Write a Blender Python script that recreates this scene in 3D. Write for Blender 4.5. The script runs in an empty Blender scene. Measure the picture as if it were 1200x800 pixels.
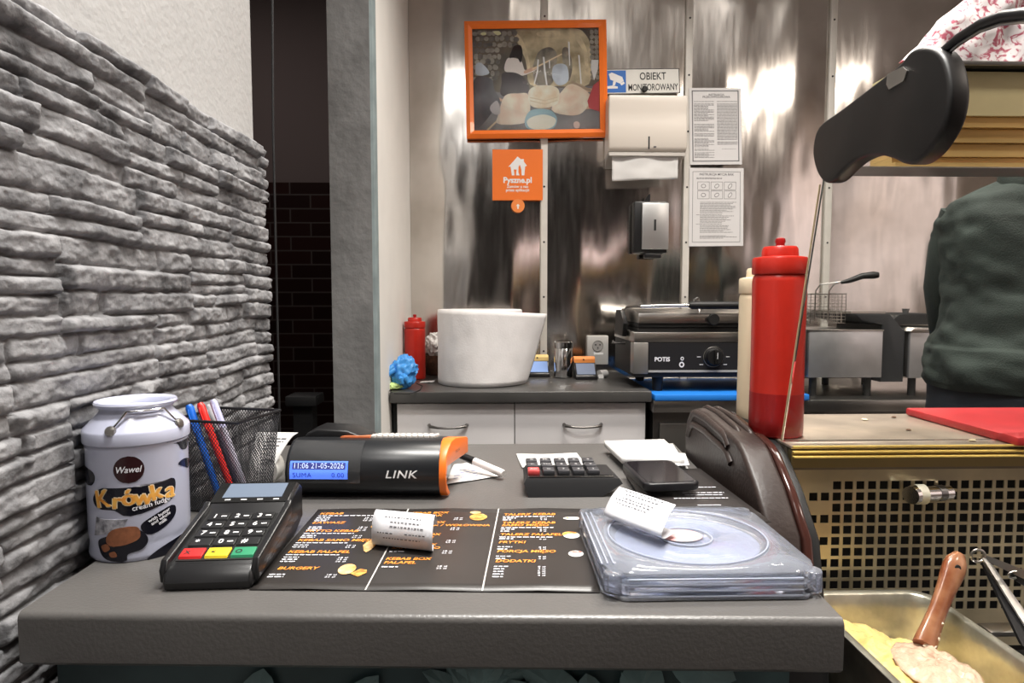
import bpy, bmesh, math, random
import numpy as np
from mathutils import Vector, Matrix, noise
random.seed(7)
S = bpy.context.scene
COL = S.collection
PI = math.pi

# ------------------------------------------------------------------ camera
CAM = Vector((0, 0, 1.19)); FPX = 750.0
YAW = math.atan(20 / FPX); PIT = math.atan(50 / FPX)
FW = Vector((math.sin(YAW) * math.cos(PIT), math.cos(YAW) * math.cos(PIT), -math.sin(PIT)))
RT = Vector((math.cos(YAW), -math.sin(YAW), 0)); UP = RT.cross(FW)
cd = bpy.data.cameras.new('camera'); cam = bpy.data.objects.new('camera', cd); COL.objects.link(cam)
cd.sensor_width = 36; cd.lens = 36 * FPX / 1200; cd.clip_start = 0.02
cam.matrix_world = Matrix.Translation(CAM) @ Matrix((RT, UP, -FW)).transposed().to_4x4()
S.camera = cam

# ------------------------------------------------------------------ light
S.view_settings.view_transform = 'Standard'; S.view_settings.look = 'None'
S.view_settings.gamma = 1; S.view_settings.use_curve_mapping = False
S.view_settings.exposure = 0.0
w = bpy.data.worlds.new('world'); S.world = w; w.use_nodes = True
w.node_tree.nodes['Background'].inputs[0].default_value = (.8, .85, 1, 1)
w.node_tree.nodes['Background'].inputs[1].default_value = .15

def area(name, loc, size, power, color=(1, 1, 1), rot=(0, 0, 0), size_y=None):
    l = bpy.data.lights.new(name, 'AREA'); l.energy = power; l.color = color
    l.shape = 'RECTANGLE'; l.size = size; l.size_y = size_y or size
    o = bpy.data.objects.new(name, l); o.location = loc; o.rotation_euler = rot; COL.objects.link(o)
    return o
area('shop_ceiling_light_left', (-.34, -.35, 2.86), .5, 15, (1, .97, .93), size_y=.35)
area('shop_ceiling_light_right', (2.2, -.3, 2.86), .5, 22, (1, .88, .76), size_y=.4)
area('counter_ceiling_light', (.20, .45, 2.86), .8, 22, (1, .97, .92), size_y=.3).data.spread = math.radians(95)
area('kitchen_ceiling_light', (.8, 1.35, 2.86), 1.4, 44, (1, .94, .86), size_y=.4).data.spread = math.radians(132)
area('corridor_fill', (-1.3, 2.3, 2.8), .4, 5, (1, .9, .85))  # added fill that lifts the dark doorway tiles, no lamp known there

# ------------------------------------------------------------------ helpers
def at(px, py, x=None, y=None, z=None):
    """point of the room seen at a photo position, on the plane x=, y= or z="""
    r = FW + RT * ((px - 600) / FPX) + UP * ((400 - py) / FPX)
    if z is not None: t = (z - CAM.z) / r.z
    elif y is not None: t = (y - CAM.y) / r.y
    else: t = (x - CAM.x) / r.x
    return CAM + r * t

MATS = {}
def mat(name, color, rough=.5, metal=0, noise_amt=0, noise_scale=8, bump=0, bump_scale=60, trans=0, ior=1.45,
        emit=0, spec=None, color2=None, coat=0, stretch=None, alpha=1, detail=4):
    if name in MATS: return MATS[name]
    m = bpy.data.materials.new(name); m.use_nodes = True; nt = m.node_tree; N = nt.nodes; L = nt.links
    b = N['Principled BSDF']
    c = tuple(color) + (1,)
    b.inputs['Base Color'].default_value = c; b.inputs['Roughness'].default_value = rough
    b.inputs['Metallic'].default_value = metal; b.inputs['IOR'].default_value = ior
    b.inputs['Transmission Weight'].default_value = trans; b.inputs['Alpha'].default_value = alpha
    b.inputs['Coat Weight'].default_value = coat
    if spec is not None: b.inputs['Specular IOR Level'].default_value = spec
    if emit:
        b.inputs['Emission Color'].default_value = c; b.inputs['Emission Strength'].default_value = emit
    tc = N.new('ShaderNodeTexCoord'); mp = N.new('ShaderNodeMapping'); L.new(tc.outputs['Object'], mp.inputs[0])
    if stretch: mp.inputs['Scale'].default_value = stretch
    if noise_amt or color2:
        n = N.new('ShaderNodeTexNoise'); n.inputs['Scale'].default_value = noise_scale; n.inputs['Detail'].default_value = detail
        L.new(mp.outputs[0], n.inputs['Vector'])
        cr = N.new('ShaderNodeValToRGB'); L.new(n.outputs[0], cr.inputs[0]); cr.color_ramp.elements[0].position = .35; cr.color_ramp.elements[1].position = .65
        c2 = tuple(color2) if color2 else tuple(max(0, v * (1 - noise_amt)) for v in color)
        cr.color_ramp.elements[0].color = c2 + (1,); cr.color_ramp.elements[1].color = c
        L.new(cr.outputs[0], b.inputs['Base Color'])
    if bump:
        n2 = N.new('ShaderNodeTexNoise'); n2.inputs['Scale'].default_value = bump_scale; n2.inputs['Detail'].default_value = 3
        L.new(mp.outputs[0], n2.inputs['Vector'])
        bp = N.new('ShaderNodeBump'); bp.inputs['Strength'].default_value = bump; bp.inputs['Distance'].default_value = .01
        L.new(n2.outputs[0], bp.inputs['Height']); L.new(bp.outputs[0], b.inputs['Normal'])
    MATS[name] = m
    return m

class G:
    """a heap of polygons in world coordinates"""
    def __init__(s): s.v = []; s.f = []; s.mi = []; s.cur = 0
    def add(s, vs, fs):
        o = len(s.v); s.v += [tuple(p) for p in vs]; s.f += [tuple(i + o for i in f) for f in fs]; s.mi += [s.cur] * len(fs)
        return s
    def join(s, g): return s.add(g.v, g.f)
    def tf(s, M): s.v = [tuple(M @ Vector(p)) for p in s.v]; return s
    def fn(s, f): s.v = [tuple(f(*p)) for p in s.v]; return s
    def box(s, x0, x1, y0, y1, z0, z1, bev=0, seg=2):
        if bev:
            bm = bmesh.new(); bmesh.ops.create_cube(bm, size=1)
            for v in bm.verts:
                v.co = ((x0 + x1) / 2 + v.co.x * (x1 - x0), (y0 + y1) / 2 + v.co.y * (y1 - y0), (z0 + z1) / 2 + v.co.z * (z1 - z0))
            bmesh.ops.bevel(bm, geom=bm.edges[:], offset=bev, segments=seg, affect='EDGES', profile=.5)
            return s.bm(bm)
        vs = [(x, y, z) for x in (x0, x1) for y in (y0, y1) for z in (z0, z1)]
        return s.add(vs, [(0, 1, 3, 2), (4, 6, 7, 5), (0, 4, 5, 1), (2, 3, 7, 6), (0, 2, 6, 4), (1, 5, 7, 3)])
    def bm(s, bm):
        bm.verts.index_update(); s.add([v.co[:] for v in bm.verts], [[v.index for v in f.verts] for f in bm.faces]); bm.free(); return s
    def lathe(s, prof, c=(0, 0, 0), n=40, ax='z', cap=True):
        vs = []; fs = []
        for (r, h) in prof:
            for k in range(n):
                a = 2 * PI * k / n; p = (r * math.cos(a), r * math.sin(a), h)
                if ax == 'x': p = (p[2], p[0], p[1])
                if ax == 'y': p = (p[1], p[2], p[0])
                vs.append((p[0] + c[0], p[1] + c[1], p[2] + c[2]))
        for i in range(len(prof) - 1):
            for k in range(n):
                k2 = (k + 1) % n; fs.append((i * n + k, i * n + k2, (i + 1) * n + k2, (i + 1) * n + k))
        if cap:
            fs.append(tuple(reversed(range(n)))); o = (len(prof) - 1) * n; fs.append(tuple(o + k for k in range(n)))
        return s.add(vs, fs)
    def cyl(s, p0, p1, r0, r1=None, n=20):
        return s.tube([p0, p1], [r0, r0 if r1 is None else r1], n)
    def tube(s, pts, r, n=10, cap=True):
        pts = [Vector(p) for p in pts]; m = len(pts)
        if not hasattr(r, '__len__'): r = [r] * m
        t = (pts[1] - pts[0]).normalized(); u = t.orthogonal().normalized(); vs = []; fs = []
        for i, p in enumerate(pts):
            t = (pts[min(i + 1, m - 1)] - pts[max(i - 1, 0)]).normalized()
            u = (u - t * u.dot(t)).normalized(); w_ = t.cross(u)
            for k in range(n):
                a = 2 * PI * k / n; vs.append(p + (u * math.cos(a) + w_ * math.sin(a)) * r[i])
        for i in range(m - 1):
            for k in range(n):
                k2 = (k + 1) % n; fs.append((i * n + k, i * n + k2, (i + 1) * n + k2, (i + 1) * n + k))
        if cap:
            fs.append(tuple(reversed(range(n)))); fs.append(tuple((m - 1) * n + k for k in range(n)))
        return s.add(vs, fs)
    def prism(s, poly, a, b, ax='x', bev=0, seg=3):
        """poly (2D) pushed from a to b along an axis; for x the polygon is (y,z), for y (x,z), for z (x,y)"""
        def P(p, h): return {'x': (h, p[0], p[1]), 'y': (p[0], h, p[1]), 'z': (p[0], p[1], h)}[ax]
        n = len(poly); bm = bmesh.new()
        A = [bm.verts.new(P(p, a)) for p in poly]; B = [bm.verts.new(P(p, b)) for p in poly]
        f0 = bm.faces.new(A[::-1]); f1 = bm.faces.new(B)
        for i in range(n): bm.faces.new((A[i], A[(i + 1) % n], B[(i + 1) % n], B[i]))
        bmesh.ops.recalc_face_normals(bm, faces=bm.faces[:])
        if bev:
            bmesh.ops.bevel(bm, geom=list(set(f0.edges[:] + f1.edges[:])), offset=bev, segments=seg, affect='EDGES', profile=.5)
        return s.bm(bm)
    def grid(s, f, nu, nv, closed=False):
        vs = [f(i / nu, j / nv) for j in range(nv + 1) for i in range(nu + 1)]; W = nu + 1
        return s.add(vs, [(j * W + i, j * W + i + 1, (j + 1) * W + i + 1, (j + 1) * W + i) for j in range(nv) for i in range(nu)])

def empty(name, loc, label, cat, group=None):
    o = bpy.data.objects.new(name, None); COL.objects.link(o); o.location = loc; o.empty_display_size = .05
    tag(o, label, cat, group); return o
def tag(o, label, cat, group=None, kind=None):
    o['label'] = label; o['category'] = cat
    if group: o['group'] = group
    if kind: o['kind'] = kind
    return o
def mk(name, g, m, parent=None, smooth=40, label=None, solid=0, sub=0):
    """one mesh object; its points are given in world coordinates"""
    me = bpy.data.meshes.new(name)
    org = Vector((0, 0, 0)); p = parent
    if parent:
        while p: org += p.location; p = p.parent
        off = Vector((0, 0, 0))
    else:
        A = np.array(g.v); lo = A.min(0); hi = A.max(0); org = Vector(((lo[0] + hi[0]) / 2, (lo[1] + hi[1]) / 2, lo[2])); off = org
    me.from_pydata([(v[0] - org.x, v[1] - org.y, v[2] - org.z) for v in g.v], [], g.f)
    for mm in (m if isinstance(m, (list, tuple)) else [m]): me.materials.append(mm)
    if isinstance(m, (list, tuple)): me.polygons.foreach_set('material_index', g.mi)
    bm = bmesh.new(); bm.from_mesh(me); bmesh.ops.recalc_face_normals(bm, faces=bm.faces[:]); bm.to_mesh(me); bm.free()
    if smooth:
        me.polygons.foreach_set('use_smooth', [True] * len(me.polygons)); me.set_sharp_from_angle(angle=math.radians(smooth))
    o = bpy.data.objects.new(name, me); COL.objects.link(o); o.location = off
    if parent: o.parent = parent
    if label: o['label'] = label
    if solid:
        md = o.modifiers.new('thick', 'SOLIDIFY'); md.thickness = solid; md.offset = 0
    if sub:
        md = o.modifiers.new('sub', 'SUBSURF'); md.levels = sub; md.render_levels = sub
    return o
def struct(name, g, m, **k):
    o = mk(name, g, m, **k); o['kind'] = 'structure'; return o

_tc = {}
def text2d(body, size=1, bold=0, shear=0, align='CENTER', space=1.0, xs=1.0, line=1.0):
    """flat letters as (points, faces) in the xy plane"""
    key = (body, bold, shear, align, space, line)
    if key not in _tc:
        c = bpy.data.curves.new('t', 'FONT'); c.body = body; c.size = 1; c.offset = bold; c.shear = shear; c.align_x = align
        c.space_character = space; c.resolution_u = 3; c.space_line = line
        o = bpy.data.objects.new('t', c); COL.objects.link(o)
        dg = bpy.context.evaluated_depsgraph_get(); e = o.evaluated_get(dg); me = e.to_mesh()
        _tc[key] = ([v.co[:] for v in me.vertices], [tuple(p.vertices) for p in me.polygons])
        e.to_mesh_clear(); bpy.data.objects.remove(o); bpy.data.curves.remove(c)
    v, f = _tc[key]
    return [(p[0] * size * xs, p[1] * size, 0) for p in v], f
def blob(cx, cy, pts, n=6):
    """closed smooth outline through points, as a flat polygon"""
    m = len(pts); out = []
    for i in range(m):
        p0, p1, p2, p3 = (pts[(i + k - 1) % m] for k in range(4))
        for j in range(n):
            t = j / n
            out.append(tuple(cx * 0 + .5 * ((2 * p1[a]) + (-p0[a] + p2[a]) * t + (2 * p0[a] - 5 * p1[a] + 4 * p2[a] - p3[a]) * t * t + (-p0[a] + 3 * p1[a] - 3 * p2[a] + p3[a]) * t ** 3) for a in (0, 1)))
    return [(x + cx, y + cy) for x, y in out]
def ell(cx, cy, rx, ry, n=24, rot=0):
    return [(cx + rx * math.cos(a) * math.cos(rot) - ry * math.sin(a) * math.sin(rot), cy + rx * math.cos(a) * math.sin(rot) + ry * math.sin(a) * math.cos(rot)) for a in (2 * PI * k / n for k in range(n))]
def nz(x, y, z=0, s=1): return noise.noise(Vector((x * s, y * s, z * s)))

# ------------------------------------------------------------------ materials
M_white = mat('white_plaster', (.43, .425, .42), .85, noise_amt=.06, noise_scale=6, bump=.15, bump_scale=90)
M_jamb = mat('grey_plaster', (.27, .27, .27), .75, noise_amt=.3, noise_scale=7, bump=.2, bump_scale=40)
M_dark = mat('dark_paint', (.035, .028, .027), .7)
M_black = mat('black_plastic', (.012, .012, .013), .35, noise_amt=.2, noise_scale=30)
M_blackm = mat('matt_black_plastic', (.015, .015, .016), .6)
M_steel = mat('brushed_steel', (.62, .60, .57), .28, 1, noise_amt=.25, noise_scale=9, bump=.05, bump_scale=25)
M_chrome = mat('chrome', (.8, .8, .8), .12, 1)
M_top = mat('grey_laminate', (.105, .10, .096), .30, noise_amt=.12, noise_scale=5, bump=.06, bump_scale=300)
M_backtop = mat('charcoal_laminate', (.07, .068, .066), .3, noise_amt=.2, noise_scale=8)
M_paper = mat('white_paper', (.66, .65, .64), .8, noise_amt=.03, noise_scale=20)
M_ink = mat('grey_ink', (.10, .10, .11), .8)
M_orange = mat('orange_plastic', (.85, .18, .02), .35)
M_red = mat('red_plastic', (.50, .022, .012), .3, noise_amt=.12, noise_scale=30)
M_cream = mat('cream_plastic', (.72, .60, .42), .4)
M_rubber = mat('black_rubber', (.01, .01, .01), .5)
# ------------------------------------------------------------------ the room
ZF = .94; ZB = .898; YW = 2.58
def wall(name, x0, x1, y0, y1, z0, z1, m): return struct(name, G().box(x0, x1, y0, y1, z0, z1), m)
M_floor = mat('floor_tile', (.10, .09, .085), .35, noise_amt=.3, noise_scale=3)
wall('floor', -2.6, 3.3, -2.7, 3.9, -.1, 0, M_floor)
wall('ceiling', -2.6, 3.3, -2.7, 3.9, 2.9, 3.0, mat('ceiling_white', (.7, .69, .67), .9))
wall('wall_left', -.60, -.425, -2.6, 1.16, 0, 2.9, M_white)
# stub of wall beyond the doorway: grey reveal towards the camera, white side towards the kitchen
struct('wall_left_stub', G().box(-.46, -.335, 1.825, 3.4, 0, 2.9, bev=.008, seg=3), mat('kitchen_white_paint', (.80, .78, .74), .8, noise_amt=.05, noise_scale=6))
jb = G().box(-.458, -.343, 1.815, 1.827, 0, 2.9); struct('trim_1', jb, M_jamb)
jb2 = G().prism([(-.343, 1.815), (-.336, 1.818), (-.333, 1.826), (-.333, 1.86), (-.343, 1.86)], 0, 2.9, 'z'); struct('trim_2', jb2, mat('chipped_grey_plaster', (.27, .33, .34), .8, noise_amt=.25, noise_scale=14))
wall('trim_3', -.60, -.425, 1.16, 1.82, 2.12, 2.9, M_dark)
# corridor behind the doorway
def brickmat():
    m = mat('dark_brick_tile', (.03, .012, .01), .3); nt = m.node_tree; b = nt.nodes['Principled BSDF']
    br = nt.nodes.new('ShaderNodeTexBrick'); tc = nt.nodes.new('ShaderNodeTexCoord'); mp = nt.nodes.new('ShaderNodeMapping')
    mp.inputs['Rotation'].default_value = (PI / 2, 0, 0)
    nt.links.new(tc.outputs['Object'], mp.inputs[0]); nt.links.new(mp.outputs[0], br.inputs['Vector'])
    br.inputs['Color1'].default_value = (.035, .012, .010, 1); br.inputs['Color2'].default_value = (.022, .009, .008, 1)
    br.inputs['Mortar'].default_value = (.10, .085, .08, 1); br.inputs['Scale'].default_value = 1
    br.inputs['Brick Width'].default_value = .21; br.inputs['Row Height'].default_value = .072; br.inputs['Mortar Size'].default_value = .004
    nt.links.new(br.outputs[0], b.inputs['Base Color']); return m
wall('wall_corridor', -2.5, -.46, 3.40, 3.5, 0, 2.9, mat('dim_paint', (.20, .16, .155), .9))
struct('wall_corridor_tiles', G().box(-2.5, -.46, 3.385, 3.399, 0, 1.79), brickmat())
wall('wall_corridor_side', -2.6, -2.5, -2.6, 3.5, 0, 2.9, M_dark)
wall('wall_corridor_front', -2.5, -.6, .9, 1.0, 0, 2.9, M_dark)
cb = mk('hanging_cable', G().tube([(at(318, -20, y=1.2).x, 1.2, 2.119), at(319, -20, y=1.20), at(320, 150, y=1.2), at(324, 330, y=1.2), at(326, 420, y=1.2), at(328, 520, y=1.2) ], .0022, 8), M_blackm)
tag(cb, 'thin black cable hanging down the edge of the dark doorway', 'cable')
pb = at(358, 520, y=1.9)
bn = empty('dark_stool', (pb.x, 1.9, 0), 'dark post-like stool standing inside the dark doorway', 'stool')
zt = at(350, 462, y=1.9).z
mk('seat', G().box(pb.x - .045, pb.x + .045, 1.86, 1.95, zt - .03, zt, bev=.004), M_blackm, bn)
mk('post', G().box(pb.x - .028, pb.x + .028, 1.88, 1.93, .0, zt - .03), M_blackm, bn)
# shop behind the camera (mirrored in the steel wall)
wall('wall_rear', -2.6, 2.0, -2.7, -2.6, 0, 2.9, mat('shop_dark_paint', (.035, .032, .032), .7))
wall('wall_rear_bright', 2.0, 3.3, -2.7, -2.6, 0, 2.9, mat('shop_paint', (.62, .56, .52), .9))
wall('wall_right', 3.2, 3.3, -2.6, 3.9, 0, 2.9, mat('shop_side_paint', (.60, .50, .45), .8, noise_amt=.3, noise_scale=2))
glow = struct('glow_panel_1', G().box(3.185, 3.195, -2.2, .6, 1.05, 2.45), mat('panel_glow', (1.0, .86, .84), .3, emit=.54))  # unseen glowing panel, added to brighten the steel reflection and the tin
for k in range(5): mk('glow_panel_bar', G().box(3.165, 3.184, -2.22 + k * .70, -2.18 + k * .70, 1.03, 2.47), mat('panel_bar_grey', (.2, .2, .2), .5), glow)  # bars dividing the added glowing panel
wall('wall_back', -.335, 3.2, YW, YW + .1, 0, 2.9, M_white)

# steel wall cladding: sheets with slight buckling
def steelwall():
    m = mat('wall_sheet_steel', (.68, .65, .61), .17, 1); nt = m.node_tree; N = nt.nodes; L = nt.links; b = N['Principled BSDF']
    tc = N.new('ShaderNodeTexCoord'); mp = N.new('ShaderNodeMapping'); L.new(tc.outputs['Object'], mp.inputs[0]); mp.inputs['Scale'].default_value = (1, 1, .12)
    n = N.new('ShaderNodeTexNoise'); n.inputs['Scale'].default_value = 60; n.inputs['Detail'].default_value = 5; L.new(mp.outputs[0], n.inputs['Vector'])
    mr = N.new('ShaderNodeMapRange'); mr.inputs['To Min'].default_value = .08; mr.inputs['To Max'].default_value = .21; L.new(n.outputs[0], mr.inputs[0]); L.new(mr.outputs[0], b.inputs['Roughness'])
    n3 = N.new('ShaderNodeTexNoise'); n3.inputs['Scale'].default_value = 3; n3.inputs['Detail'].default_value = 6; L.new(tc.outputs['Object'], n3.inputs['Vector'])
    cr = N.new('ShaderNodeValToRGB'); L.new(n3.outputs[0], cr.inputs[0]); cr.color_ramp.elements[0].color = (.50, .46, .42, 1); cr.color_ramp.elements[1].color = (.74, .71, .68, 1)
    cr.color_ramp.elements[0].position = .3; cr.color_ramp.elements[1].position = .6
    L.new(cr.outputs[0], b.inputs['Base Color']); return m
M_sheet = steelwall()
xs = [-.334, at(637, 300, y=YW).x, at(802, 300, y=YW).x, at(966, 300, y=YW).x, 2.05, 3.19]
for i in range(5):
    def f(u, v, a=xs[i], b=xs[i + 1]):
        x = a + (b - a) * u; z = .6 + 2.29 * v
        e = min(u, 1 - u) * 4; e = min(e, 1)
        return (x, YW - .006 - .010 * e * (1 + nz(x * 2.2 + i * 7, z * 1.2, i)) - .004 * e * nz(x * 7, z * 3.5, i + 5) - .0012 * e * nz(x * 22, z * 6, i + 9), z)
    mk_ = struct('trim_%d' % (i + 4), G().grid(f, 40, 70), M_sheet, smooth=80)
M_strip = mat('pale_strip', (.70, .67, .62), .4, noise_amt=.08, noise_scale=15)
for n_, px in enumerate((637, 802, 966)):
    x = at(px, 300, y=YW).x
    g = G().box(x - .0135, x + .0135, YW - .020, YW - .006, .7, 2.88, bev=.002)
    e = struct('trim_%d' % (n_ + 9), g, M_strip)
    h = G()
    for zz in np.arange(.95, 2.8, .2175): h.lathe([(.004, 0), (.004, .003), (.002, .0045)], (x, YW - .02, zz), 10, 'y').fn(lambda a, b, c: (a, b, c)) if False else h.cyl((x, YW - .0195, zz + .03), (x, YW - .0225, zz + .03), .0042, .003, 10)
    mk('rivets', h, M_blackm, e)

# ---- split-face stone cladding as a relief
def stone():
    y0, y1, z0, z1 = .30, 1.165, .55, 1.454
    rs = 0.0019
    rnd = random.Random(11)
    bands = []; z = z0
    while z < z1 - .001:
        hb = rnd.uniform(.055, .100)
        if z + hb > z1 - .04: hb = z1 - z
        panels = []; y = y0 - .15 * rnd.random() - .02
        while y < y1:
            wd = rnd.uniform(.10, .34); n = max(2, round(hb / rnd.uniform(.017, .027))); ws = [rnd.uniform(.7, 1.4) for _ in range(n)]; q = z; rows = []
            for w_ in ws:
                h = hb * w_ / sum(ws); cuts = [y]
                if rnd.random() < .55 and wd > .16: cuts.append(y + wd * rnd.uniform(.25, .75))
                cuts.append(y + wd)
                rows.append((q, q + h, cuts, [(rnd.random(), (rnd.random() - .5) * .30, (rnd.random() - .5) * .007) for _ in cuts])); q += h
            panels.append((y, y + wd, rows)); y += wd
        bands.append((z, z + hb, panels)); z += hb
    ny = int((y1 - y0) / rs); nzv = int((z1 - z0) / rs)
    def height(y, z_):
        zz = z_ + .0035 * nz(y * 7, z_ * 6, 3) + .0013 * nz(y * 55, z_ * 40, 4)
        zz = min(max(zz, z0), z1 - 1e-5)
        yy = y + .0025 * nz(y * 20, z_ * 60, 8) 
        B_ = bands[-1]
        for q in bands:
            if q[0] <= zz < q[1]: B_ = q; break
        P = B_[2][-1]
        for q in B_[2]:
            if q[0] <= yy < q[1]: P = q; break
        r = P[2][-1]
        for q in P[2]:
            if q[0] <= zz < q[1]: r = q; break
        k = 0
        while k < len(r[2]) - 2 and r[2][k + 1] < yy: k += 1
        rr = r[3][k]
        a = zz - r[0]; b = r[1] - zz; c = yy - r[2][k]; d = r[2][k + 1] - yy
        e = max(min(a, b * 1.2, c, d), 0)
        edge = (1 - math.exp(-e / .0011)) * (.80 + .20 * min(1, e / .005))
        base = .0050 + rr[0] * .0075 + rr[1] * (a - b) * .35 + rr[2] * ((c - d) / (c + d))
        fr = noise.fractal(Vector((y * 30, z_ * 75, rr[0] * 9)), .8, 2.1, 4)
        rough = .0019 * fr + .0022 * abs(nz(y * 30, z_ * 60, rr[0] * 5)) + .0010 * abs(nz(y * 90, z_ * 150, rr[0] * 5))
        hh = edge * max(base + rough, .0015)
        if .56 < y < .74 and z_ < 1.08: hh = min(hh, .0105)
        return hh
    g = G(); X0 = -.414
    W = ny + 1
    vs = []
    for j in range(nzv + 1):
        for i in range(ny + 1):
            y = y0 + (y1 - y0) * i / ny; z_ = z0 + (z1 - z0) * j / nzv
            t = 0 if (j == 0 or j == nzv or i == ny or i == 0) else height(y, z_)
            jit = .004 * nz(z_ * 40, 3) + .004 * nz(z_ * 110, 9) if i >= ny - 1 else 0
            jz = .003 * nz(y * 30, 5) if j >= nzv - 1 else 0
            vs.append((X0 + 1.15 * t if t else -.424, y + jit, z_ + jz))
    g.add(vs, [(j * W + i, j * W + i + 1, (j + 1) * W + i + 1, (j + 1) * W + i) for j in range(nzv) for i in range(ny)])
    m = mat('grey_split_stone', (.30, .30, .31), .85); nt = m.node_tree; N = nt.nodes; L = nt.links; b = N['Principled BSDF']
    tc = N.new('ShaderNodeTexCoord'); n = N.new('ShaderNodeTexNoise'); n.inputs['Scale'].default_value = 16; n.inputs['Detail'].default_value = 8; n.inputs['Roughness'].default_value = .65
    L.new(tc.outputs['Object'], n.inputs['Vector']); cr = N.new('ShaderNodeValToRGB'); L.new(n.outputs[0], cr.inputs[0])
    cr.color_ramp.elements[0].position = .36; cr.color_ramp.elements[0].color = (.085, .085, .09, 1); cr.color_ramp.elements[1].position = .60; cr.color_ramp.elements[1].color = (.29, .29, .30, 1)
    L.new(cr.outputs[0], b.inputs['Base Color'])
    n2 = N.new('ShaderNodeTexNoise'); n2.inputs['Scale'].default_value = 130; n2.inputs['Detail'].default_value = 6; L.new(tc.outputs['Object'], n2.inputs['Vector'])
    bp = N.new('ShaderNodeBump'); bp.inputs['Strength'].default_value = .8; bp.inputs['Distance'].default_value = .0022; L.new(n2.outputs[0], bp.inputs['Height']); L.new(bp.outputs[0], b.inputs['Normal'])
    o = struct('wall_left_stone', g, m, smooth=0)
    o.data.polygons.foreach_set('use_smooth', [True] * len(o.data.polygons))
stone()

# ------------------------------------------------------------------ front counter
fl = at(20, 718, z=ZF); fr = at(990, 726, z=ZF)
ct = empty('service_counter', ((fl.x + fr.x) / 2, .7, 0), 'dark grey laminate service counter with thick front edge, nearest the camera', 'counter')
YBK = 187.5 / 172
th = .045
def rounded_counter():
    # cross-section with a rounded nose swept from the left end to the right end
    g = G(); n = 6; r = .006
    prof = []
    for k in range(n + 1):
        a = PI / 2 * k / n; prof.append((r - r * math.sin(PI / 2 - a) if False else r * (1 - math.sin(a)) if False else r - r * math.cos(PI / 2 - a) if False else r * (1 - math.sin(a)), 0))
    top = [(0 + r * (1 - math.sin(a)), ZF - r * (1 - math.cos(a))) for a in [PI / 2 * k / n for k in range(n + 1)]]
    ring = [None]
    L_, R_ = [], []
    pts = [(d, z) for d, z in top] + [(0, ZF - th + .004), (.004, ZF - th)]
    for s_, (c, xr) in (('L', (fl, fl.x)), ('R', (fr, fr.x))):
        row = [(xr, YBK if s_ == 'L' else YBK, ZF)] + [(xr, c.y + d, z) for d, z in pts] + [(xr, YBK, ZF - th)]
        (L_ if s_ == 'L' else R_).extend(row)
    # let the right end follow the display case further back
    R_[0] = (.309, YBK, ZF); R_[-1] = (.309, YBK, ZF - th)
    m = len(L_); vs = L_ + R_
    fs = [(i, (i + 1) % m, m + (i + 1) % m, m + i) for i in range(m)] + [tuple(range(m)), tuple(range(2 * m - 1, m - 1, -1))]
    return g.add(vs, fs)
mk('worktop', rounded_counter(), M_top, ct, smooth=35)
M_teal = mat('teal_leaf_paper', (.06, .11, .12), .45, noise_amt=.5, noise_scale=7)
g = G().box(fl.x + .005, fr.x - .012, fl.y + .035, fl.y + .05, .02, ZF - th - .0005); fp = mk('front_panel', g, M_teal, ct)
mk('carcass', G().box(fl.x + .005, .30, fl.y + .052, YBK - .02, .02, ZF - th - .001), M_blackm, ct)
lv = G(); rl = random.Random(3)
def leaf(g, cx, cz, L_, wd, ang, y):
    pts = []
    n = 8
    for sgn in (1, -1):
        rng = range(n + 1) if sgn == 1 else range(n - 1, 0, -1)
        for k in rng:
            t = k / n; ww = wd * math.sin(PI * t) ** .8 * sgn; xx = L_ * t
            pts.append((cx + xx * math.cos(ang) - ww * math.sin(ang), y - .004 * math.sin(PI * t) - (.003 if abs(ww) < 1e-6 else 0), cz + xx * math.sin(ang) + ww * math.cos(ang)))
    c = (cx + L_ * .5 * math.cos(ang), y - .008, cz + L_ * .5 * math.sin(ang))
    n_ = len(pts); g.add(pts + [c], [(i, (i + 1) % n_, n_) for i in range(n_)])
yl = fl.y + .0345
for _ in range(150):
    cx = rl.uniform(fl.x + .06, fr.x - .06); cz = rl.uniform(.62, ZF - th - .012)
    leaf(lv, cx, cz, rl.uniform(.05, .09), rl.uniform(.012, .022), rl.uniform(PI * 1.05, PI * 1.95), yl - rl.random() * .004)
for (cx, cz) in ((-.02, ZF - th - .045), (.15, ZF - th - .12), (-.22, ZF - th - .1)):
    for k in range(14): leaf(lv, cx, cz, .035 if k % 2 else .048, .009, k * 2 * PI / 14, yl - .006)
lo = mk('leaf_relief', lv, mat('teal_leaves', (.20, .33, .34), .5, noise_amt=.5, noise_scale=12), fp, smooth=0)
# ------------------------------------------------------------------ things on the front counter
def onz(g, z): return g
def flat(g, verts2, faces, o, ux, uy, n=(0, 0, 1), lift=0):
    o = Vector(o) + Vector(n) * lift; ux = Vector(ux); uy = Vector(uy)
    return g.add([o + ux * p[0] + uy * p[1] for p in verts2], faces)

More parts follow.
